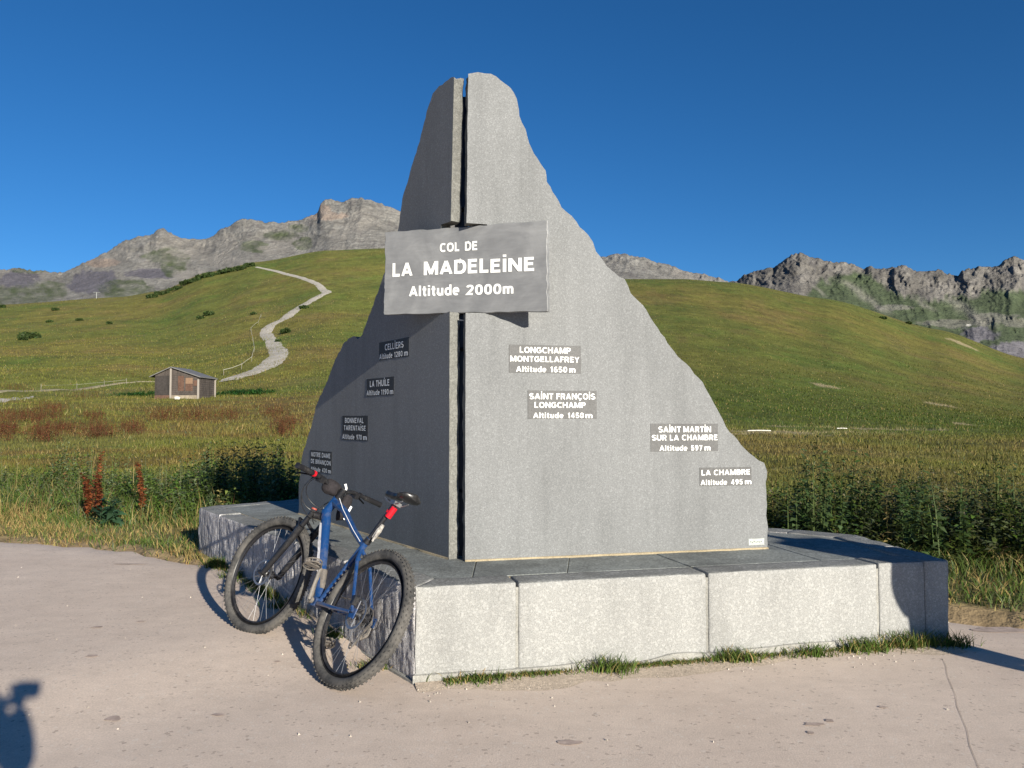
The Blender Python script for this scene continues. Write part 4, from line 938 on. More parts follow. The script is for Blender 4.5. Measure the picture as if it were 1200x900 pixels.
# ------------------------------------------------------------------ vegetation
def inside_plinth(x, y, m=.05):
    P = offset_poly(POLY, -m); r = np.ones(np.shape(x), bool)
    for a, b in zip(P, P[1:]+P[:1]):
        e = b-a; r &= (-(e[1])*(x-a[0])+e[0]*(y-a[1])) > 0
    return r
M_LEAF = attr_mat('leaf_blades', (), 0, rough=.6, transl=.28)
def palette(n, cols, wts, var=.25, gen=rng):
    cols = np.array(cols); c = cols[gen.choice(len(cols), n, p=np.array(wts)/sum(wts))]
    return np.clip(c*(1+var*gen.uniform(-1, 1, (n, 1)))*(1+.08*gen.uniform(-1, 1, (n, 3))), .004, .9)
def blades(name, x, y, h, wd, lean, col, parent=None, kind='stuff', z0=None, segs=2, root=.75):
    n = len(x); z = terrain_z(x, y)-.01 if z0 is None else z0
    a = rng.uniform(0, 2*np.pi, n); la = rng.uniform(0, 2*np.pi, n); ln = lean*rng.uniform(.3, 1.2, n)*h
    fx, fy = np.cos(a)*wd/2, np.sin(a)*wd/2; B = np.stack([x, y, z], -1)
    L = np.stack([np.cos(la)*ln, np.sin(la)*ln, 0*ln], -1); U = np.stack([0*h, 0*h, h], -1); F_ = np.stack([fx, fy, 0*fx], -1)
    rows = []; ts = np.linspace(0, 1, segs+1)
    for t in ts[:-1]:
        c = B+L*t*t+U*t*(1-.12*t); rows += [c-F_*(1-t*.55), c+F_*(1-t*.55)]
    rows.append(B+L+U*.88); V = np.stack(rows, 1); k = V.shape[1]
    base = np.arange(n)[:, None]*k
    fc = []
    for s_ in range(segs-1):
        fc += [base+np.array([[2*s_, 2*s_+1, 2*s_+3]]), base+np.array([[2*s_, 2*s_+3, 2*s_+2]])]
    fc.append(base+np.array([[2*segs-2, 2*segs-1, 2*segs]]))
    Fc = np.concatenate(fc); C = np.repeat(col[:, None, :], k, 1)
    o = mesh_obj(name, V.reshape(-1, 3), Fc, M_LEAF, parent, cols=C.reshape(-1, 3))
    if kind: o['kind'] = kind
    return o
def leaf_verts(x, y, z, h, nl, ll, lw, col, stemw=.004, tipcol=None, gen=rng, taper=.5, start=.12):
    """leafy upright stems: nl leaves per stem; returns V, F, C"""
    n = len(x); la = gen.uniform(0, 2*np.pi, n); ln = .12*h*gen.uniform(0, 1.4, n); VV = []; FF = []; CC = []; off = 0
    def put(V, k, tris, C):
        nonlocal off
        m = V.shape[0]; VV.append(V.reshape(-1, 3)); b = np.arange(m)[:, None, None]*k+off; FF.append((b+np.array(tris)[None]).reshape(-1, 3)); CC.append(np.repeat(C[:, None, :], k, 1).reshape(-1, 3)); off += m*k
    P = lambda t: np.stack([x+np.cos(la)*ln*t*t, y+np.sin(la)*ln*t*t, z+h*t], -1)
    s = np.stack([np.cos(la+1.57), np.sin(la+1.57), 0*la], -1)*stemw*(h/.7)[:, None]
    put(np.stack([P(0)-s, P(0)+s, P(.6)+s*.6, P(.6)-s*.6, P(1)], 1), 5, [(0, 1, 2), (0, 2, 3), (3, 2, 4)], col*.8+np.array([.02, .02, .005]))
    for j in range(nl):
        t = start+(1-start)*(j+gen.uniform(0, 1, n))/nl; p = P(t); a = j*2.4+gen.uniform(-.6, .6, n)+la
        L = ll*(1-taper*t)*gen.uniform(.6, 1.25, n); up = gen.uniform(-.25, .75, n)
        d = np.stack([np.cos(a), np.sin(a), up], -1)*L[:, None]; sd = np.stack([-np.sin(a), np.cos(a), gen.uniform(-.5, .5, n)], -1)*(lw*L/ll)[:, None]
        droop = np.stack([0*L, 0*L, -L*gen.uniform(.1, .5, n)], -1)
        V = np.stack([p, p+d*.5+sd, p+d*.5-sd, p+d+droop], 1); C = col*gen.uniform(.7, 1.3, (n, 1))
        if tipcol is not None: C = np.where((t > .7)[:, None], tipcol, C)
        put(V, 4, [(0, 1, 2), (1, 3, 2)], np.clip(C, .004, .9))
    return np.concatenate(VV), np.concatenate(FF), np.concatenate(CC)
def scatter(n, x0, x1, y0, y1, cond, dens=None):
    x = rng.uniform(x0, x1, n); y = rng.uniform(y0, y1, n); k = cond(x, y)&~inside_plinth(x, y, .04)
    if dens is not None: k &= rng.uniform(0, 1, n) < dens(x, y)
    return x[k], y[k]
G_ = dict(fresh=(.075, .125, .022), mid=(.085, .115, .028), dark=(.035, .062, .018), grey=(.11, .14, .07), straw=(.30, .23, .09), dry=(.22, .155, .06), brown=(.13, .075, .035), red=(.17, .06, .028))
infan = lambda x, y: (np.abs(x/np.maximum(y, .1)) < .74)
# short verge grass along the paving edge
e_ = edge_dist
x, y = scatter(230000, -8.5, 8, 2.2, 11.5, lambda x, y: (e_(x, y) > -.02)&(e_(x, y) < 3.4)&infan(x, y), lambda x, y: sstep(-.12, .2, e_(x, y)+.22*fbm(x*1.1, y*1.1, 0, 3, 50))*(.35+.5*sstep(-.4, .5, fbm(x*.9, y*.9, 0, 3, 52))))
n = len(x); h = rng.uniform(.03, .12, n)*(1+.9*sstep(.4, 2.2, e_(x, y)))
pc = fbm(x*1.1, y*1.1, 5, 3, 54)
c1 = palette(n, [G_['straw'], G_['dry'], G_['mid'], G_['fresh']], [4, 2.4, 2.0, 1]); c2 = palette(n, [G_['fresh'], G_['mid'], G_['grey'], G_['straw']], [3, 3, 1, 1.2])
c = np.where(((pc+.5*(e_(x, y)-1.3)+rng.normal(0, .25, n)) > .15)[:, None], c2, c1)
blades('verge_grass', x, y, h, .008+.004*rng.uniform(0, 1, n), .7, c)
# tall weeds beyond the verge
def weed_d(x, y):
    e = e_(x, y); left = sstep(1.5, 2.4, e)*sstep(5.2, 3.6, e)
    left = left*(1-.6*sstep(0, 1.5, x)*sstep(3.0, 4.0, e))*(1-.45*sstep(0, 1.5, x)*sstep(.5, -.5, fbm(x*1.1, y*1.1, 0, 2, 66)))
    return left*(.55+.55*sstep(-.5, .5, fbm(x*.55, y*.55, 0, 3, 56)))
def band(x, y): e = e_(x, y); return (e > 1.3)&(e < 5.4)&infan(x, y)
x, y = scatter(44000, -9.5, 9.5, 4.5, 14, band, weed_d); n = len(x)
hn = sstep(-.55, .65, fbm(x*.8, y*.8, 2, 3, 58)); right = sstep(-.5, 1.5, x)
h = (.16+.80*hn*rng.uniform(.3, 1.15, n))*(1-.30*right)*(.35+.65*sstep(1.4, 3.0, e_(x, y)))
c = palette(n, [G_['mid'], G_['fresh'], G_['dark'], G_['grey']], [3, 3.6, 1.0, 2.8])*1.35; c = c*(1-.45*right[:, None])*np.where(right[:, None] > .5, np.array([1, .95, .9]), 1)
k = rng.uniform(0, 1, n) < .05; c[k] = palette(k.sum(), [G_['brown'], G_['straw'], G_['dry']], [1, 1, 1])
V, Fc, C = leaf_verts(x, y, terrain_z(x, y)-.02, h, 17, .12, .026, c)
o = mesh_obj('tall_weeds', V, Fc, M_LEAF, cols=C); o['kind'] = 'stuff'
x, y = scatter(60000, -9.5, 9.5, 4.5, 15, lambda x, y: (e_(x, y) > 1.1)&(e_(x, y) < 7)&infan(x, y), lambda x, y: sstep(1, 2.2, e_(x, y))*(.8-.5*sstep(0, 2, x)*sstep(3.5, 4.5, e_(x, y)))); n = len(x); h = rng.uniform(.16, .5, n)*(1-.6*sstep(0, 2, x))*(.6+.5*sstep(-.5, .6, fbm(x*.5, y*.5, 9, 3, 57)))
blades('tall_grass', x, y, h, .007+.003*rng.uniform(0, 1, n), .45, palette(n, [G_['fresh'], G_['mid'], G_['straw'], G_['grey'], G_['brown']], [3, 3, 1.4, 1.2, .4])*(1-.25*sstep(-.5, 1.5, x))[:, None])
# seed-headed stems poking out
x, y = scatter(1500, -9.5, 9.5, 5, 13, lambda x, y: (e_(x, y) > 2)&(e_(x, y) < 5)&infan(x, y)); n = len(x)
V, Fc, C = leaf_verts(x, y, terrain_z(x, y), rng.uniform(.45, .98, n)*(1-.2*sstep(0, 2, x)), 7, .05, .006, palette(n, [G_['grey'], G_['mid'], G_['straw']], [2, 2, 1.2]), tipcol=np.array((.26, .22, .15)), start=.5, taper=0)
o = mesh_obj('seed_stems', V, Fc, M_LEAF, cols=C); o['kind'] = 'stuff'
# meadow grass fading with distance
def meadow(n, d0, d1, hs, ws, name, segs=1):
    u = rng.uniform(0, 1, n); D = np.exp(np.log(d0)+(np.log(d1)-np.log(d0))*u); az = rng.uniform(-.74, .74, n); x = az*D; y = D
    k = (e_(x, y) > 2)&~inside_plinth(x, y); x, y, D = x[k], y[k], D[k]; n = len(x); s = (D/d0)**.45
    base = ground_colour(x, y); c = np.clip(base*(1+.30*rng.uniform(-1, 1, (n, 1)))*np.array([1.0, 1.05, .95]), .01, .5)
    q = rng.uniform(0, 1, n) < .10; c[q] = palette(q.sum(), [G_['straw'], G_['dry'], G_['grey']], [2, 1, 1])
    blades(name, x, y, hs*s*rng.uniform(.4, 1.2, n)*(.75+.5*sstep(-.3, .6, fbm(x/2.5, y/2.5, 0, 2, 59))), ws*s, .5, c, segs=segs)
meadow(130000, 9, 30, .10, .016, 'meadow_grass', 1); meadow(150000, 30, 260, .20, .034, 'far_meadow_grass', 1); meadow(90000, 90, 430, .28, .10, 'hill_tussocks', 1)
# red dock drifts across the meadow
def drift(pts, n, name, hh=.75):
    X = []; Y = []
    for (px, py, rx, ry) in pts:
        w_ = int(n*rx*ry/900)+12; a = rng.normal(0, .5, w_)*rx+px; b = rng.normal(0, .5, w_)*ry+py
        for q, r in zip(a, b):
            pass
        bx, bz = bearing(px, py); D0 = on_terrain(px, py)[1]
        D1 = on_terrain(px, py-ry*1.3)[1]; D2 = on_terrain(px, py+ry*1.3)[1]
        Y_ = rng.uniform(D2, D1, w_); X_ = (bx+rng.normal(0, .45, w_)*rx/FPX)*Y_; X.append(X_); Y.append(Y_)
    X = np.concatenate(X); Y = np.concatenate(Y); n = len(X); D = Y
    V, Fc, C = leaf_verts(X, Y, terrain_z(X, Y), hh*rng.uniform(.5, 1.15, n)*np.clip((D/25)**.25, .8, 1.5), 7, .10, .028, palette(n, [(.19, .06, .03), (.14, .05, .028), (.19, .11, .045), (.10, .10, .03)], [4, 3, 1.5, 1]), start=.3, taper=.75)
    o = mesh_obj(name, V, Fc, M_LEAF, cols=C); o['kind'] = 'stuff'
drift([(30, 492, 50, 5), (100, 463, 24, 4), (20, 455, 25, 3), (60, 482, 25, 5), (110, 492, 18, 4), (5, 510, 20, 7), (50, 512, 22, 6), (115, 508, 26, 6), (155, 505, 20, 5), (190, 490, 25, 4), (235, 490, 30, 4), (270, 489, 22, 4), (320, 486, 24, 4), (335, 500, 20, 5), (300, 443, 30, 3), (350, 434, 28, 2.5), (385, 432, 14, 2), (150, 440, 20, 2), (330, 508, 14, 4), (75, 506, 20, 4)], 2600, 'red_dock_drift', .42)
# lush nettles round the hut
def patch(pts, n, name, hh, cols):
    X = []; Y = []
    for (px, py, rx, dy) in pts:
        x0, D0, _ = on_terrain(px, py); X.append(x0+rng.normal(0, .5, n)*rx/FPX*D0); Y.append(D0+rng.normal(0, .5, n)*dy)
    X = np.concatenate(X); Y = np.concatenate(Y)
    V, Fc, C = leaf_verts(X, Y, terrain_z(X, Y), hh*rng.uniform(.5, 1.1, len(X)), 8, .2, .06, palette(len(X), cols, [1]*len(cols)), taper=.3)
    o = mesh_obj(name, V, Fc, M_LEAF, cols=C); o['kind'] = 'stuff'
patch([(162, 463, 20, 3), (272, 463, 26, 3), (296, 461, 20, 2), (190, 461, 10, 1)], 230, 'nettle_patch', .34, [(.035, .11, .02), (.05, .13, .025), (.03, .08, .02)])

# individual plants
def leafy_thing(name, label, cat, x, y, h, stems, spread, nl, ll, lw, cols, group=None, tip=None, start=.1, taper=.5, seed=1, gap=None):
    g = np.random.default_rng(seed); xs = x+g.normal(0, spread, stems); ys = y+g.normal(0, spread, stems); hs = h*g.uniform(.62, 1.05, stems); hs[0] = h; xs[0] = x
    col = palette(stems, cols, [1]*len(cols), .2, g)
    V, Fc, C = leaf_verts(xs, ys, terrain_z(xs, ys)-.02, hs, nl, ll, lw, col, tipcol=tip, gen=g, start=start, taper=taper, stemw=.006)
    o = mesh_obj(name, V, Fc, M_LEAF, cols=C); return set_props(o, label, cat, group)
def at_depth(px, D): bx, _ = bearing(px, 500); return float(bx*D), D
RC = [(.24, .075, .03), (.19, .06, .028), (.27, .12, .05)]
for k, (px, D, h, st, lab) in enumerate([(104, 10.0, .60, 3, 'rust-red dock plant, leftmost of the tall ones in the weeds left of the base'), (112, 10.1, .86, 2, 'tallest orange-brown dock spike standing in the weeds left of the base'), (121, 10.0, .62, 3, 'rust-red dock plant just right of the tallest orange spike'), (170, 10.4, .76, 2, 'lone orange-brown dock spike between the red docks and the base')]):
    x, y = at_depth(px, D); leafy_thing('dock_plant', lab, 'dock plant', x, y, h, st, .02, 120, .062, .024, RC, 'rust coloured dock plants', start=.22, taper=.35, seed=20+k)
for k, (px, D, h, st, sp, lab) in enumerate([(262, 10.3, .92, 7, .09, 'dark bushy plant in the monument shadow, leftmost of three'), (297, 9.9, .98, 5, .08, 'tallest dark bushy plant behind the left end of the base'), (337, 10.0, .74, 5, .08, 'shorter dark bushy plant beside the left edge of the grey slab')]):
    x, y = at_depth(px, D); leafy_thing('bushy_plant', lab, 'plant', x, y, h, st, sp, 34, .12, .034, [(.025, .045, .016), (.035, .055, .018)], 'dark plants behind the base', seed=40+k, taper=.55)
x, y = at_depth(128, 9.6); leafy_thing('broad_leaf_plant', 'low bluish green plant with broad leaves beside the red docks', 'plant', x, y, .34, 6, .08, 14, .22, .05, [(.04, .085, .045)], seed=60)
for k, (px, D, h, lab) in enumerate([(935, 7.9, .95, 'dark leafy weed close to the right edge of the tall grey slab'), (1090, 7.2, .86, 'broad leafy weed above the right-hand corner of the base'), (1010, 8.3, .92, 'narrow leafy weed between the tallest weed and the pale-stemmed one'), (965, 7.6, 1.12, 'tallest leafy weed rising behind the right end of the base'), (1055, 7.9, .9, 'leafy weed with pale stems, second tallest right of the monument'), (1165, 7.7, 1.02, 'tall leafy weed near the right edge of the photo')]):
    x, y = at_depth(px, D); leafy_thing('tall_weed', lab, 'weed', x, y, h, 12, .13, 34, .11, .026, [(.045, .08, .022), (.07, .11, .04)], 'tall weeds right of the monument', seed=50+k)
# tufts at the foot of the base
def tuft(x, y, h, n, r, lab, seed, cols=(G_['fresh'], G_['mid'], G_['straw'])):
    g = np.random.default_rng(seed); xs = x+g.normal(0, r, n); ys = y+g.normal(0, r*.35, n)-.01; k = ~inside_plinth(xs, ys, .012); xs, ys = xs[k], ys[k]; m = len(xs)
    o = blades('grass_tuft', xs, ys, h*g.uniform(.35, 1.1, m), .006+0*xs, .8, palette(m, cols, [4, 3, 1.2], gen=g), kind=None, z0=paving_z(xs, ys)-.002, segs=3)
    set_props(o, lab, 'grass tuft', 'grass tufts at the foot of the base')
def front(t, off=.05): p = PA+ud*t-nd*off; return float(p[0]), float(p[1])
for k, (t, h, n, r, lab) in enumerate([(.33, .07, 170, .07, 'grass tuft below the front block nearest the bicycle'), (1.02, .11, 260, .075, 'bushy tuft below the middle of the second front block'), (1.80, .10, 240, .07, 'tuft just right of the widest dark front joint'), (2.25, .09, 220, .09, 'tuft below the middle of the third front block'), (2.62, .11, 240, .09, 'tall thin tuft left of the last bright joint'), (2.93, .13, 320, .10, 'dark tuft in the shadow at the right end')]):
    x, y = front(t); tuft(x, y, h, n, r, lab, 80+k)
tuft(2.63, 4.80, .10, 200, .06, 'grass tuft right at the right-hand corner of the base', 88)
def leftf(t, off=.05): u = (PA-PL)/np.linalg.norm(PA-PL); p = PL+u*t; q = np.array([-u[1], u[0]])*-off; return float(p[0]+q[0]), float(p[1]+q[1])
for k, (t, h, n, lab) in enumerate([(.95, .13, 260, 'grass tuft at the left side beyond the front wheel'), (1.5, .10, 160, 'grass tuft seen through the front wheel'), (2.75, .10, 200, 'grass tuft seen between the two wheels'), (3.55, .08, 160, 'grass tuft seen through the rear wheel'), (4.15, .06, 120, 'small tuft beside the near corner of the base')]):
    x, y = leftf(t, .05)
    o_n = tuft(x, y, h, n, .06, lab, 95+k)
t_ = rng.uniform(.15, 3.15, 5200); off = np.abs(rng.normal(0, .028, 5200))+.012; x = PA[0]+ud[0]*t_-nd[0]*off; y = PA[1]+ud[1]*t_-nd[1]*off; k = rng.uniform(0, 1, 5200) < sstep(-.25, .5, noise(t_*3.1, 0, 0, 91)); x, y = x[k], y[k]
blades('grass_fringe', x, y, rng.uniform(.015, .05, len(x)), .006+0*x, .9, palette(len(x), [G_['fresh'], G_['mid'], G_['straw'], G_['dry']], [3, 3, 1.5, 1]), z0=0*x-.002)
t_ = rng.uniform(.1, 4.4, 5200); off = np.abs(rng.normal(0, .04, 5200))+.015; ul = (PA-PL)/np.linalg.norm(PA-PL); x = PL[0]+ul[0]*t_+ul[1]*off; y = PL[1]+ul[1]*t_-ul[0]*off; k = rng.uniform(0, 1, 5200) < sstep(-.1, .5, noise(t_*2.3, 0, 0, 92)); x, y = x[k], y[k]
blades('grass_fringe', x, y, rng.uniform(.02, .08, len(x)), .006+0*x, .9, palette(len(x), [G_['fresh'], G_['mid'], G_['straw'], G_['dry']], [3, 3, 1.5, 1]), z0=paving_z(x, y)-.002)
# sandy grit washed against the base, and loose grit
V = []; ns = 120
for k in range(ns+1):
    t = 3.2*k/ns; wv = .16+.09*float(fbm(t*2.2, 0, 0, 3, 93)); p = PA+ud*t
    for q, zz in ((-.0, .010), (wv*.5, .006), (wv, .0005)): V.append((*(p-nd*(q+.016)), zz))
M_GRIT = stone_mat('sandy_grit', .42, (1.12, .92, .72), fine=160, speck=.3, bump=.8, bdist=.006, stain=.1)
o = mesh_obj('sand_strip', V, [(k*3+j, k*3+j+1, (k+1)*3+j+1, (k+1)*3+j) for k in range(ns) for j in range(2)], M_GRIT); o['kind'] = 'structure'
mb = MB()
for k in range(300):
    if k % 3: t = rng.uniform(0, 3.2); p = PA+ud*t-nd*abs(rng.normal(.05, .12)); x, y = p
    else: D = rng.uniform(3.1, 7.5); x, y = rng.uniform(-.62, .62)*D, D
    if inside_plinth(x, y, .03) or edge_dist(x, y) > 0: continue
    s = rng.uniform(.003, .009); a = rng.uniform(0, 3)
    z = float(paving_z(x, y)); mb.add([(x+s*math.cos(a), y+s*math.sin(a), z), (x+s*math.cos(a+2), y+s*math.sin(a+2), z), (x+s*math.cos(a+4), y+s*math.sin(a+4), z), (x, y, z+s)], [(0, 1, 3), (1, 2, 3), (2, 0, 3)])
o = mesh_obj('loose_grit', mb.v, mb.f, plain_mat('pebble', (.36, .32, .27), .9, var=.5, scale=3)); o['kind'] = 'stuff'
mb = MB()
for k in range(9):
    px, py = rng.uniform(180, 1000), rng.uniform(815, 890); x, y = gpt(px, py); mb.ball((x, y, .004), .006, 6, (1.2, .9, .7))

# shrubs on the hillside
def shrub(px, py, w_, h_, lab, seed):
    x0, D0, z0 = on_terrain(px, py); g = np.random.default_rng(seed); n = 420
    rx = w_/FPX*D0/2; rz = h_/FPX*D0
    nb = max(2, int(w_/h_*1.6)); cx = np.linspace(-.65, .65, nb)*rx; ci = g.integers(0, nb, n)
    d = g.normal(0, 1, (n, 3)); d /= np.linalg.norm(d, axis=1)[:, None]; rr = (.55+.45*g.uniform(0, 1, n)**.5)[:, None]
    bs = rz*(.45+.25*g.uniform(0, 1, nb))
    P = np.stack([x0+cx[ci]+d[:, 0]*rr[:, 0]*bs[ci]*1.1, D0+d[:, 1]*rr[:, 0]*rz*.7, z0+bs[ci]*.8+d[:, 2]*rr[:, 0]*bs[ci]*.9], -1)
    s = rz*.24; a = g.normal(0, 1, (n, 3))*s; b = g.normal(0, 1, (n, 3))*s
    V = np.stack([P-a*.6, P+b*.6, P+a*.6, P-b*.6], 1); Fc = (np.arange(n)[:, None]*4+np.array([[0, 1, 2, 3]]))
    C = np.repeat(palette(n, [(.04, .065, .018), (.055, .085, .024), (.03, .05, .018)], [1, 1, 1], gen=g)[:, None], 4, 1)
    cr_ = mesh_obj('shrub', V.reshape(-1, 3), Fc, M_LEAF, cols=C.reshape(-1, 3)); set_props(cr_, lab, 'shrub', 'dark shrubs scattered on the hillside')
SH = [(34, 397, 24, 7, 'broad dark shrub low on the far left slope'), (245, 370, 8, 5, 'round shrub above the hut on the mid slope'), (235, 374, 6, 4, 'small shrub left of the round shrub above the hut'), (334, 391, 7, 6, 'dark shrub just right of the gravel track bend'), (58, 378, 7, 3, 'small shrub on the upper left pasture'), (93, 376, 8, 3, 'low shrub near the skyline pasture on the left'), (128, 380, 5, 3, 'tiny shrub on the left pasture under the pylon'), (326, 401, 5, 3, 'low shrub hugging the right edge of the gravel track'), (2, 361, 5, 4, 'small shrub on the far left crest'), (65, 364, 8, 3, 'low shrub on the left pasture crest'), (27, 399, 8, 5, 'small shrub at the left foot of the broad dark shrub'), (297, 369, 6, 3, 'low shrub in the gully left of the upper track'), (356, 362, 9, 4, 'green shrub at the right edge of the upper track')]
for k, a in enumerate(SH): shrub(*a, 100+k)
for k in range(20):       # alder scrub along the shoulder
    t = k/19; px = 178+t*112+rng.uniform(-2, 2); py = float(np.interp(px, [175, 200, 215, 240, 260, 300], [347, 341, 334, 324, 319, 310]))+1.5+rng.uniform(-1, 1.5)
    if 215 < px < 232: py -= 1
    shrub(px, py, rng.uniform(7, 13), rng.uniform(3.0, 5.5), 'dark alder scrub along the shoulder of the hill below the rocky mountain', 140+k)
for o in [o for o in bpy.data.objects if o.name.startswith('shrub') and 'alder' in o.get('label', '')]: o['group'] = 'alder scrub along the hill shoulder'
for k, (px, py, w_, h_) in enumerate([(1035, 372, 8, 3), (1065, 378, 6, 3)]): shrub(px, py+2, w_, h_, ['low shrub on the crest of the right hill, left of two', 'low shrub on the crest of the right hill, right of two'][k], 170+k)

# ------------------------------------------------------------------ hut
W_OLD = stone_mat('weathered_boards', .068, (1.12, .93, .82), fine=14, speck=0, rough=.9, bump=.3, stain=.4, coarse=5); W_DK = stone_mat('dark_boards', .038, (1.1, .95, .88), fine=14, speck=0, stain=.3, coarse=5)
W_RED = stone_mat('orange_boards', .075, (1.45, .82, .58), fine=14, speck=0, stain=.3, coarse=5); W_PALE = plain_mat('pale_post', (.27, .24, .21), .8); W_CEM = plain_mat('hut_base', (.24, .20, .15), .95, var=.3, scale=3); ROOF = plain_mat('grey_sheet_roof', (.145, .14, .135), .55, var=.2, scale=3)
hx, hy, hz = on_terrain(233, 467.5); hz -= .1
hut = empty('wooden_hut', (hx, hy, hz), 0); set_props(hut, 'small weathered wooden hut with grey sheet roof on the meadow at the left', 'hut')
g_d = Vector((-1, .05, 0)).normalized()*1.0; s_d = Vector((.05, 1, 0)).normalized()   # gable runs left, side runs right and back
k_ = hy/FPX
GW = 53*k_; SW = 44*k_; EH = 27*k_; RH = 38*k_; EL = 29*k_
def hp(g, s, z): v = g_d*g+s_d*s; return Vector((v.x, v.y, z))
def board(name, g0, g1, s0, s1, z0, z1, mat, par, t=.05):
    a, b = hp(g0, s0, 0), hp(g1, s1, 0); d = (b-a); L = d.length; m = MB(); m.box((0, 0, 0), (L, t, z1-z0)); o = m.build(name, mat, par)
    o.location = (a+b)/2+Vector((0, 0, (z0+z1)/2)); o.rotation_euler = (0, 0, math.atan2(d.y, d.x)); return o
ridge = GW*.62
def roof_z(g): return EH+(RH-EH)*g/ridge if g < ridge else RH-(RH-EL)*(g-ridge)/(GW-ridge)
def wallgeo(name, poly, mat, depth=.08, axis='g', at=0):
    V = []
    for d in (0, depth):
        for (a, z) in poly: V.append(hp(a, at+d, z) if axis == 'g' else hp(at+d, a, z))
    n = len(poly); m = MB(); m.add(V, [list(range(n)), list(range(n, 2*n))[::-1]]+[(i, (i+1) % n, n+(i+1) % n, n+i) for i in range(n)]); return m.build(name, mat, hut)
wallgeo('gable_wall', [(0, .38), (GW, .38), (GW, EL), (ridge, RH), (0, EH)], W_OLD)
wallgeo('gable_wall', [(0, .38), (GW, .38), (GW, EL), (ridge, RH), (0, EH)], W_OLD, at=SW-.08)
wallgeo('side_wall', [(.09, .1), (SW-.09, .1), (SW-.09, EH), (.09, EH)], W_OLD, axis='s'); wallgeo('side_wall', [(.09, .1), (SW-.09, .1), (SW-.09, EL), (.09, EL)], W_DK, axis='s', at=GW-.08)
wallgeo('base_wall', [(.0, -.4), (GW*.63, -.4), (GW*.63, .38), (.0, .38)], W_CEM, depth=.10, at=-.01); wallgeo('base_panel', [(GW*.63, -.4), (GW, -.4), (GW, .38), (GW*.63, .38)], W_RED, depth=.10, at=-.01)
m = MB()
for i in range(11):
    z = .42+i*.17
    if z > RH-.15: break
    gs = [g for g in np.linspace(0, GW, 30) if roof_z(g) > z+.15]
    a, b = hp(min(gs), -.012, 0), hp(max(gs), -.012, 0); d = b-a; m.box((a+b)/2+Vector((0, 0, z+.07)), (d.length, .024, .145), Matrix.Rotation(math.atan2(d.y, d.x), 3, 'Z'))
o = m.build('wall_boards', W_OLD, hut); o['kind'] = 'stuff'
m = MB()
for i in range(9):
    z = .42+i*.17; a, b = hp(-.012, .1, 0), hp(-.012, SW-.1, 0); d = b-a
    if z+.15 < EH: m.box((a+b)/2+Vector((0, 0, z+.07)), (d.length, .024, .145), Matrix.Rotation(math.atan2(d.y, d.x), 3, 'Z'))
o = m.build('side_boards', W_OLD, hut); o['kind'] = 'stuff'
board('dark_boarding', GW*.66, GW*.985, -.035, -.035, .42, EL-.03, W_DK, hut, .02)
board('shutter', GW*.34, GW*.47, -.04, -.04, .72, EH-.02+.12, W_RED, hut, .03); board('shutter', GW*.14, GW*.30, -.04, -.04, .72, 1.25, W_RED, hut, .03); board('shutter', GW*.14, GW*.30, -.04, -.04, 1.27, EH-.05, plain_mat('bleached_boards', (.20, .125, .08), .9, var=.3), hut, .03); board('shutter', GW*.02, GW*.12, -.04, -.04, 1.1, EH-.25, W_RED, hut, .03)
for (g, s, z1) in ((GW*.635, -.06, roof_z(GW*.635)-.03), (.02, -.09, 1.62), (-.05, SW-.1, EH-.05)):
    p = hp(g, s, 0); m = MB(); m.box((p.x, p.y, (z1-.1)/2), (.13, .08, z1+.1)); m.build('post', W_PALE, hut)
def roofsheet(g0, z0, g1, z1):
    V = []
    for (g, z) in ((g0, z0), (g1, z1)):
        for s in (-.22, SW+.12):
            for dz in (0, .07): V.append(hp(g, s, z+dz))
    m = MB(); m.add(V, [(0, 2, 6, 4), (1, 5, 7, 3), (0, 4, 5, 1), (2, 3, 7, 6), (0, 1, 3, 2), (4, 6, 7, 5)]); m.build('roof_sheet', ROOF, hut)
sl_ = (RH-EH)/ridge; roofsheet(-.18, EH-.18*sl_+.02, ridge-.005, RH+.02); sl2 = (RH-EL)/(GW-ridge); roofsheet(ridge+.005, RH+.02, GW+.35, EL-.35*sl2+.02)
WR = plain_mat('pale_rock', (.55, .52, .46), .9)
for k, (px, py, s, lab) in enumerate([(214, 468, .28, 'pale rock at the foot of the hut, near its front door boards'), (222, 466.5, .42, 'largest pale rock in front of the hut wall'), (242, 465, .26, 'pale rock at the right corner of the hut'), (251, 465, .22, 'small pale rock right of the hut corner')]):
    x0, D0, z0 = on_terrain(px, py); o = lump('rock', (0, 0, 0), (s, s*.7, s*.55), WR, None, 30+k); o.location = (x0, D0-1.0, z0+s*.2); set_props(o, lab, 'rock', 'pale rocks by the hut')
# white things lying on the right flat
for k, (px, py, L, lab) in enumerate([(890, 507, 1.6, 'long white pole lying on the brown flat right of the monument'), (987, 504, .8, 'short white pole lying farther right on the brown flat')]):
    x0, D0, z0 = on_terrain(px, py); m = MB(); m.tube([(-L/2, 0, 0), (0, 0, .02), (L/2, .1, 0)], .035, 8); o = m.build('lying_pole', plain_mat('white_wood', (.62, .6, .55), .8), None, True); o.location = (x0, D0, z0+.12); set_props(o, lab, 'pole', 'white poles on the ground')
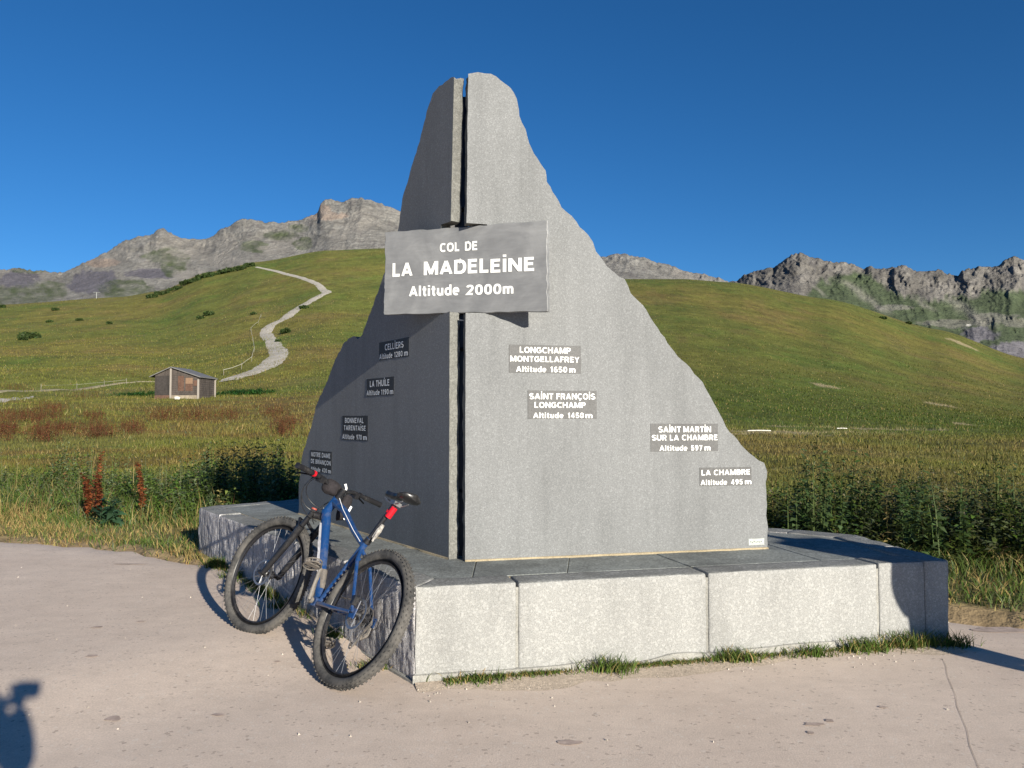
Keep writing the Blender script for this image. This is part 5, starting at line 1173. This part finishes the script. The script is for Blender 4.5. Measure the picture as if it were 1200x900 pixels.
# electric fence
fp = [on_terrain(*p) for p in [(306, 372), (303, 380), (294, 388), (296, 400), (298, 412), (295, 424), (283, 433), (262, 440)]]
fence = empty('pasture_fence', fp[5]); set_props(fence, 'thin white tape fence on stakes running along the left of the gravel track', 'fence')
TAPE = plain_mat('white_tape', (.6, .58, .5), .8, var=.1); b0 = Vector(fp[5])
for p in fp: m = MB(); q = Vector(p)-b0; m.tube([q-Vector((0, 0, .2)), q+Vector((0, 0, .9))], .022, 6); m.build('stake', W_PALE, fence)
m = MB()
for a, b in zip(fp, fp[1:]):
    a, b = Vector(a), Vector(b); n = max(2, int((b-a).length/3)); q = [a.lerp(b, t/n) for t in range(n+1)]
    for v in q: v.z = float(terrain_z(np.array([v.x]), np.array([v.y]))[0])+.75
    m.tube([v-b0 for v in q], .022, 5)
m.build('tape', TAPE, fence)
fp = [on_terrain(*p) for p in [(48, 459), (90, 457), (122, 454), (148, 451)]]
f2 = empty('pasture_fence', fp[1]); set_props(f2, 'low wire fence with white stakes crossing the meadow left of the hut', 'fence'); b0 = Vector(fp[1])
for k, p in enumerate(fp): m = MB(); q = Vector(p)-b0; m.tube([q-Vector((0, 0, .2)), q+Vector((0, 0, .8))], .018, 6); m.build('stake', W_PALE, f2)
m = MB()
for a, b in zip(fp, fp[1:]):
    a, b = Vector(a)-b0, Vector(b)-b0; m.tube([a+Vector((0, 0, .6)), b+Vector((0, 0, .6))], .007, 4)
m.build('wire', TAPE, f2)
# ski lift pylon on the far left crest
x0, D0, z0 = on_terrain(113, 350); s_ = D0/FPX
pyl = empty('ski_lift_pylon', (x0, D0, z0)); set_props(pyl, 'tiny pale T-shaped ski lift pylon on the left skyline pasture', 'pylon')
PALE = plain_mat('galvanised', (.25, .26, .26), .5, .3)
m = MB(); m.tube([(0, 0, -1), (0, 0, 7.5*s_)], .35*s_, 8); m.build('mast', PALE, pyl, True)
m = MB(); m.tube([(-4*s_, 0, 7.5*s_), (4*s_, 0, 7.5*s_)], .4*s_, 8); m.build('crossarm', PALE, pyl, True)

# ------------------------------------------------------------------ people whose shadows fall into the view
SKIN = plain_mat('skin', (.48, .30, .22), .6, var=.06); SHIRT = plain_mat('cycling_shirt', (.10, .16, .30), .8, var=.15); SHORTS = plain_mat('dark_shorts', (.03, .03, .035), .8); CAPM = plain_mat('cap_fabric', (.2, .2, .22), .8); SHOE = plain_mat('shoe', (.08, .08, .08), .6)
def skin_obj(name, V, E, R, mat, parent, root=0, sub=2):
    me = bpy.data.meshes.new(name); me.from_pydata(V, E, []); o = bpy.data.objects.new(name, me); COL.objects.link(o); o.parent = parent
    md = o.modifiers.new('skin', 'SKIN'); md.use_smooth_shade = True
    for i, r in enumerate(R):
        sv = me.skin_vertices[0].data[i]; sv.radius = r if isinstance(r, tuple) else (r, r); sv.use_root = (i == root)
    s = o.modifiers.new('sub', 'SUBSURF'); s.levels = sub; s.render_levels = sub; me.materials.append(mat); return o
def person(label, loc, rz, hands, cap, sc=1.0, stance=.11, girth=1.0):
    """standing adult, y forward; hands = target wrist positions (right, left) in local space"""
    root = empty('person', loc, rz); set_props(root, label, 'person'); root.scale = (sc, sc, sc)
    V = [(0, 0, .95), (0, 0, 1.08), (0, .01, 1.22), (0, 0, 1.38), (0, .01, 1.47), (0, .02, 1.53)]; R = [(.15*girth, .11), (.14*girth, .10), (.155*(girth*.5+.5), .11), (.15, .095), .055, .052]; E = [(0, 1), (1, 2), (2, 3), (3, 4), (4, 5)]
    hand_objs = []
    for sx, wr in ((1, hands[0]), (-1, hands[1])):
        b = len(V); sh = (sx*.19, 0, 1.40); w_ = Vector(wr); s0 = Vector(sh); el = (s0+w_)/2; d = w_-s0; L = d.length; bend = math.sqrt(max(0, .29**2-(L/2)**2)) if L/2 < .29 else 0
        el = el+Vector((sx*.55, -.1, -.8)).normalized()*bend
        V += [sh, tuple(el), tuple(s0.lerp(el, .5)), tuple(el.lerp(w_, .5)), tuple(w_)]; R += [.058*girth, .040*girth, .048*girth, .038*girth, .027*(.5+.5*girth)]; E += [(3, b), (b, b+2), (b+2, b+1), (b+1, b+3), (b+3, b+4)]
        f = (w_-el).normalized(); side = f.cross(Vector((0, 0, 1))).normalized(); up = side.cross(f)
        HV = [tuple(w_), tuple(w_+f*.05), tuple(w_+f*.085)]; HE = [(0, 1), (1, 2)]; HR = [(.026, .018), (.034, .016), (.036, .014)]
        for k, (o_, ln) in enumerate(((-.030, .065), (-.010, .075), (.011, .070), (.030, .055))):
            i = len(HV); p = w_+f*.088+side*o_*1.0; q = p+f*ln*.5-up*.006; r = q+f*ln*.35-up*.03
            HV += [tuple(p), tuple(q), tuple(r)]; HR += [.0095, .009, .0075]; HE += [(2, i), (i, i+1), (i+1, i+2)]
        i = len(HV); p = w_+f*.03-side*.036*sx; q = p+f*.035-side*.02*sx-up*.01; HV += [tuple(p), tuple(q), tuple(q+f*.025)]; HR += [.011, .010, .008]; HE += [(1, i), (i, i+1), (i+1, i+2)]
        hand_objs.append((HV, HE, HR))
    body = skin_obj('torso', V, E, R, SHIRT, root)
    V = [(0, 0, .96)]; R = [(.15, .115)]; E = []
    for sx in (1, -1):
        b = len(V); V += [(sx*.09, 0, .88), (sx*(stance+.015), .01, .68), (sx*stance, .02, .50)]; R += [(.095, .095), .080, .062]; E += [(0, b), (b, b+1), (b+1, b+2)]
    skin_obj('shorts', V, E, R, SHORTS, root)
    for sx in (1, -1):
        skin_obj('leg', [(sx*stance, .02, .52), (sx*stance, .0, .36), (sx*stance, -.01, .22), (sx*stance, -.02, .08)], [(0, 1), (1, 2), (2, 3)], [.054, .056, .044, .034], SKIN, root)
        skin_obj('shoe', [(sx*stance, -.04, .05), (sx*(stance+.005), .06, .045), (sx*(stance+.015), .17, .032)], [(0, 1), (1, 2)], [(.038, .048), (.045, .042), (.042, .028)], SHOE, root)
    for h_ in hand_objs: skin_obj('hand', *h_, SKIN, root)
    m = MB(); m.ball((0, 0, 0), 1, 18); hd = m.build('head', SKIN, root, smooth=True)
    for v in hd.data.vertices:
        x, y, z = v.co; w_ = .076*(1-.22*max(0, -z)); v.co = (x*w_, .035+y*.097*(1-.12*max(0, -z)), 1.625+z*.118)
        if y > .7 and -.25 < z < .1 and abs(x) < .25: v.co.y += .022
    m = MB()
    for sx in (1, -1): m.ball((sx*.03, .035+.088, 1.64), .011, 8)
    m.build('eyes', plain_mat('eye', (.7, .7, .7), .3), hd)
    m = MB(); m.ball((0, .035+.088, 1.575), .022, 8, (1, .4, .3)); m.build('mouth', plain_mat('lips', (.4, .15, .13), .6), hd, True)
    for sx in (1, -1): m = MB(); m.ball((sx*.076, .03, 1.62), .03, 8, (.3, .6, 1)); m.build('ear', SKIN, hd, True)
    m = MB(); m.ball((0, .025, 1.665), .106, 14, (.84, 1.02, .80)); hr = m.build('hair' if not cap else 'cap', CAPM if cap else plain_mat('brown_hair', (.06, .035, .02), .8), hd, True)
    if cap: m = MB(); m.ball((0, .15, 1.675), .075, 10, (.85, 1, .10)); m.build('visor', CAPM, hr, True)
    return root
ph = person('photographer in cycling shirt and cap holding up a small camera with both hands', (-.22, -.38, 0), R_(-6), ((.225, .22, 1.31), (.12, .24, 1.31)), True, girth=1.5)
m = MB(); m.box((-.005, -.062, 1.355), (.105, .035, .062)); cmr = m.build('compact_camera', BLACK, None, bevel=.004); set_props(cmr, 'small black compact camera held in the hands of the photographer', 'camera')
person('bystander in shorts standing outside the view at the right of the base', (3.80, 2.76, 0), R_(31), ((.15, .06, .86), (-.15, .06, .86)), False, stance=.055, girth=1.5)

mb = MB()
for (b0_, d0_, n0_, L_) in ((R0, RD, RN, 2.06), (L0, LD, LN, 2.81)):
    V = []; N_ = 60
    for k in range(N_+1):
        t = L_*k/N_; j = .012+.007*float(noise(t*9, L_, 0, 5))
        for off, zz in ((-.004, .006), (j*.5, .004), (j, -.008)):
            p = b0_+d0_*t+n0_*off; V.append((p[0], p[1], ZT+zz))
    mb.add(V, [(k*3+j, k*3+j+1, (k+1)*3+j+1, (k+1)*3+j) for k in range(N_) for j in range(2)])
o = mb.build('base_mortar', M_MORTAR); o['kind'] = 'stuff'; M_child(o)
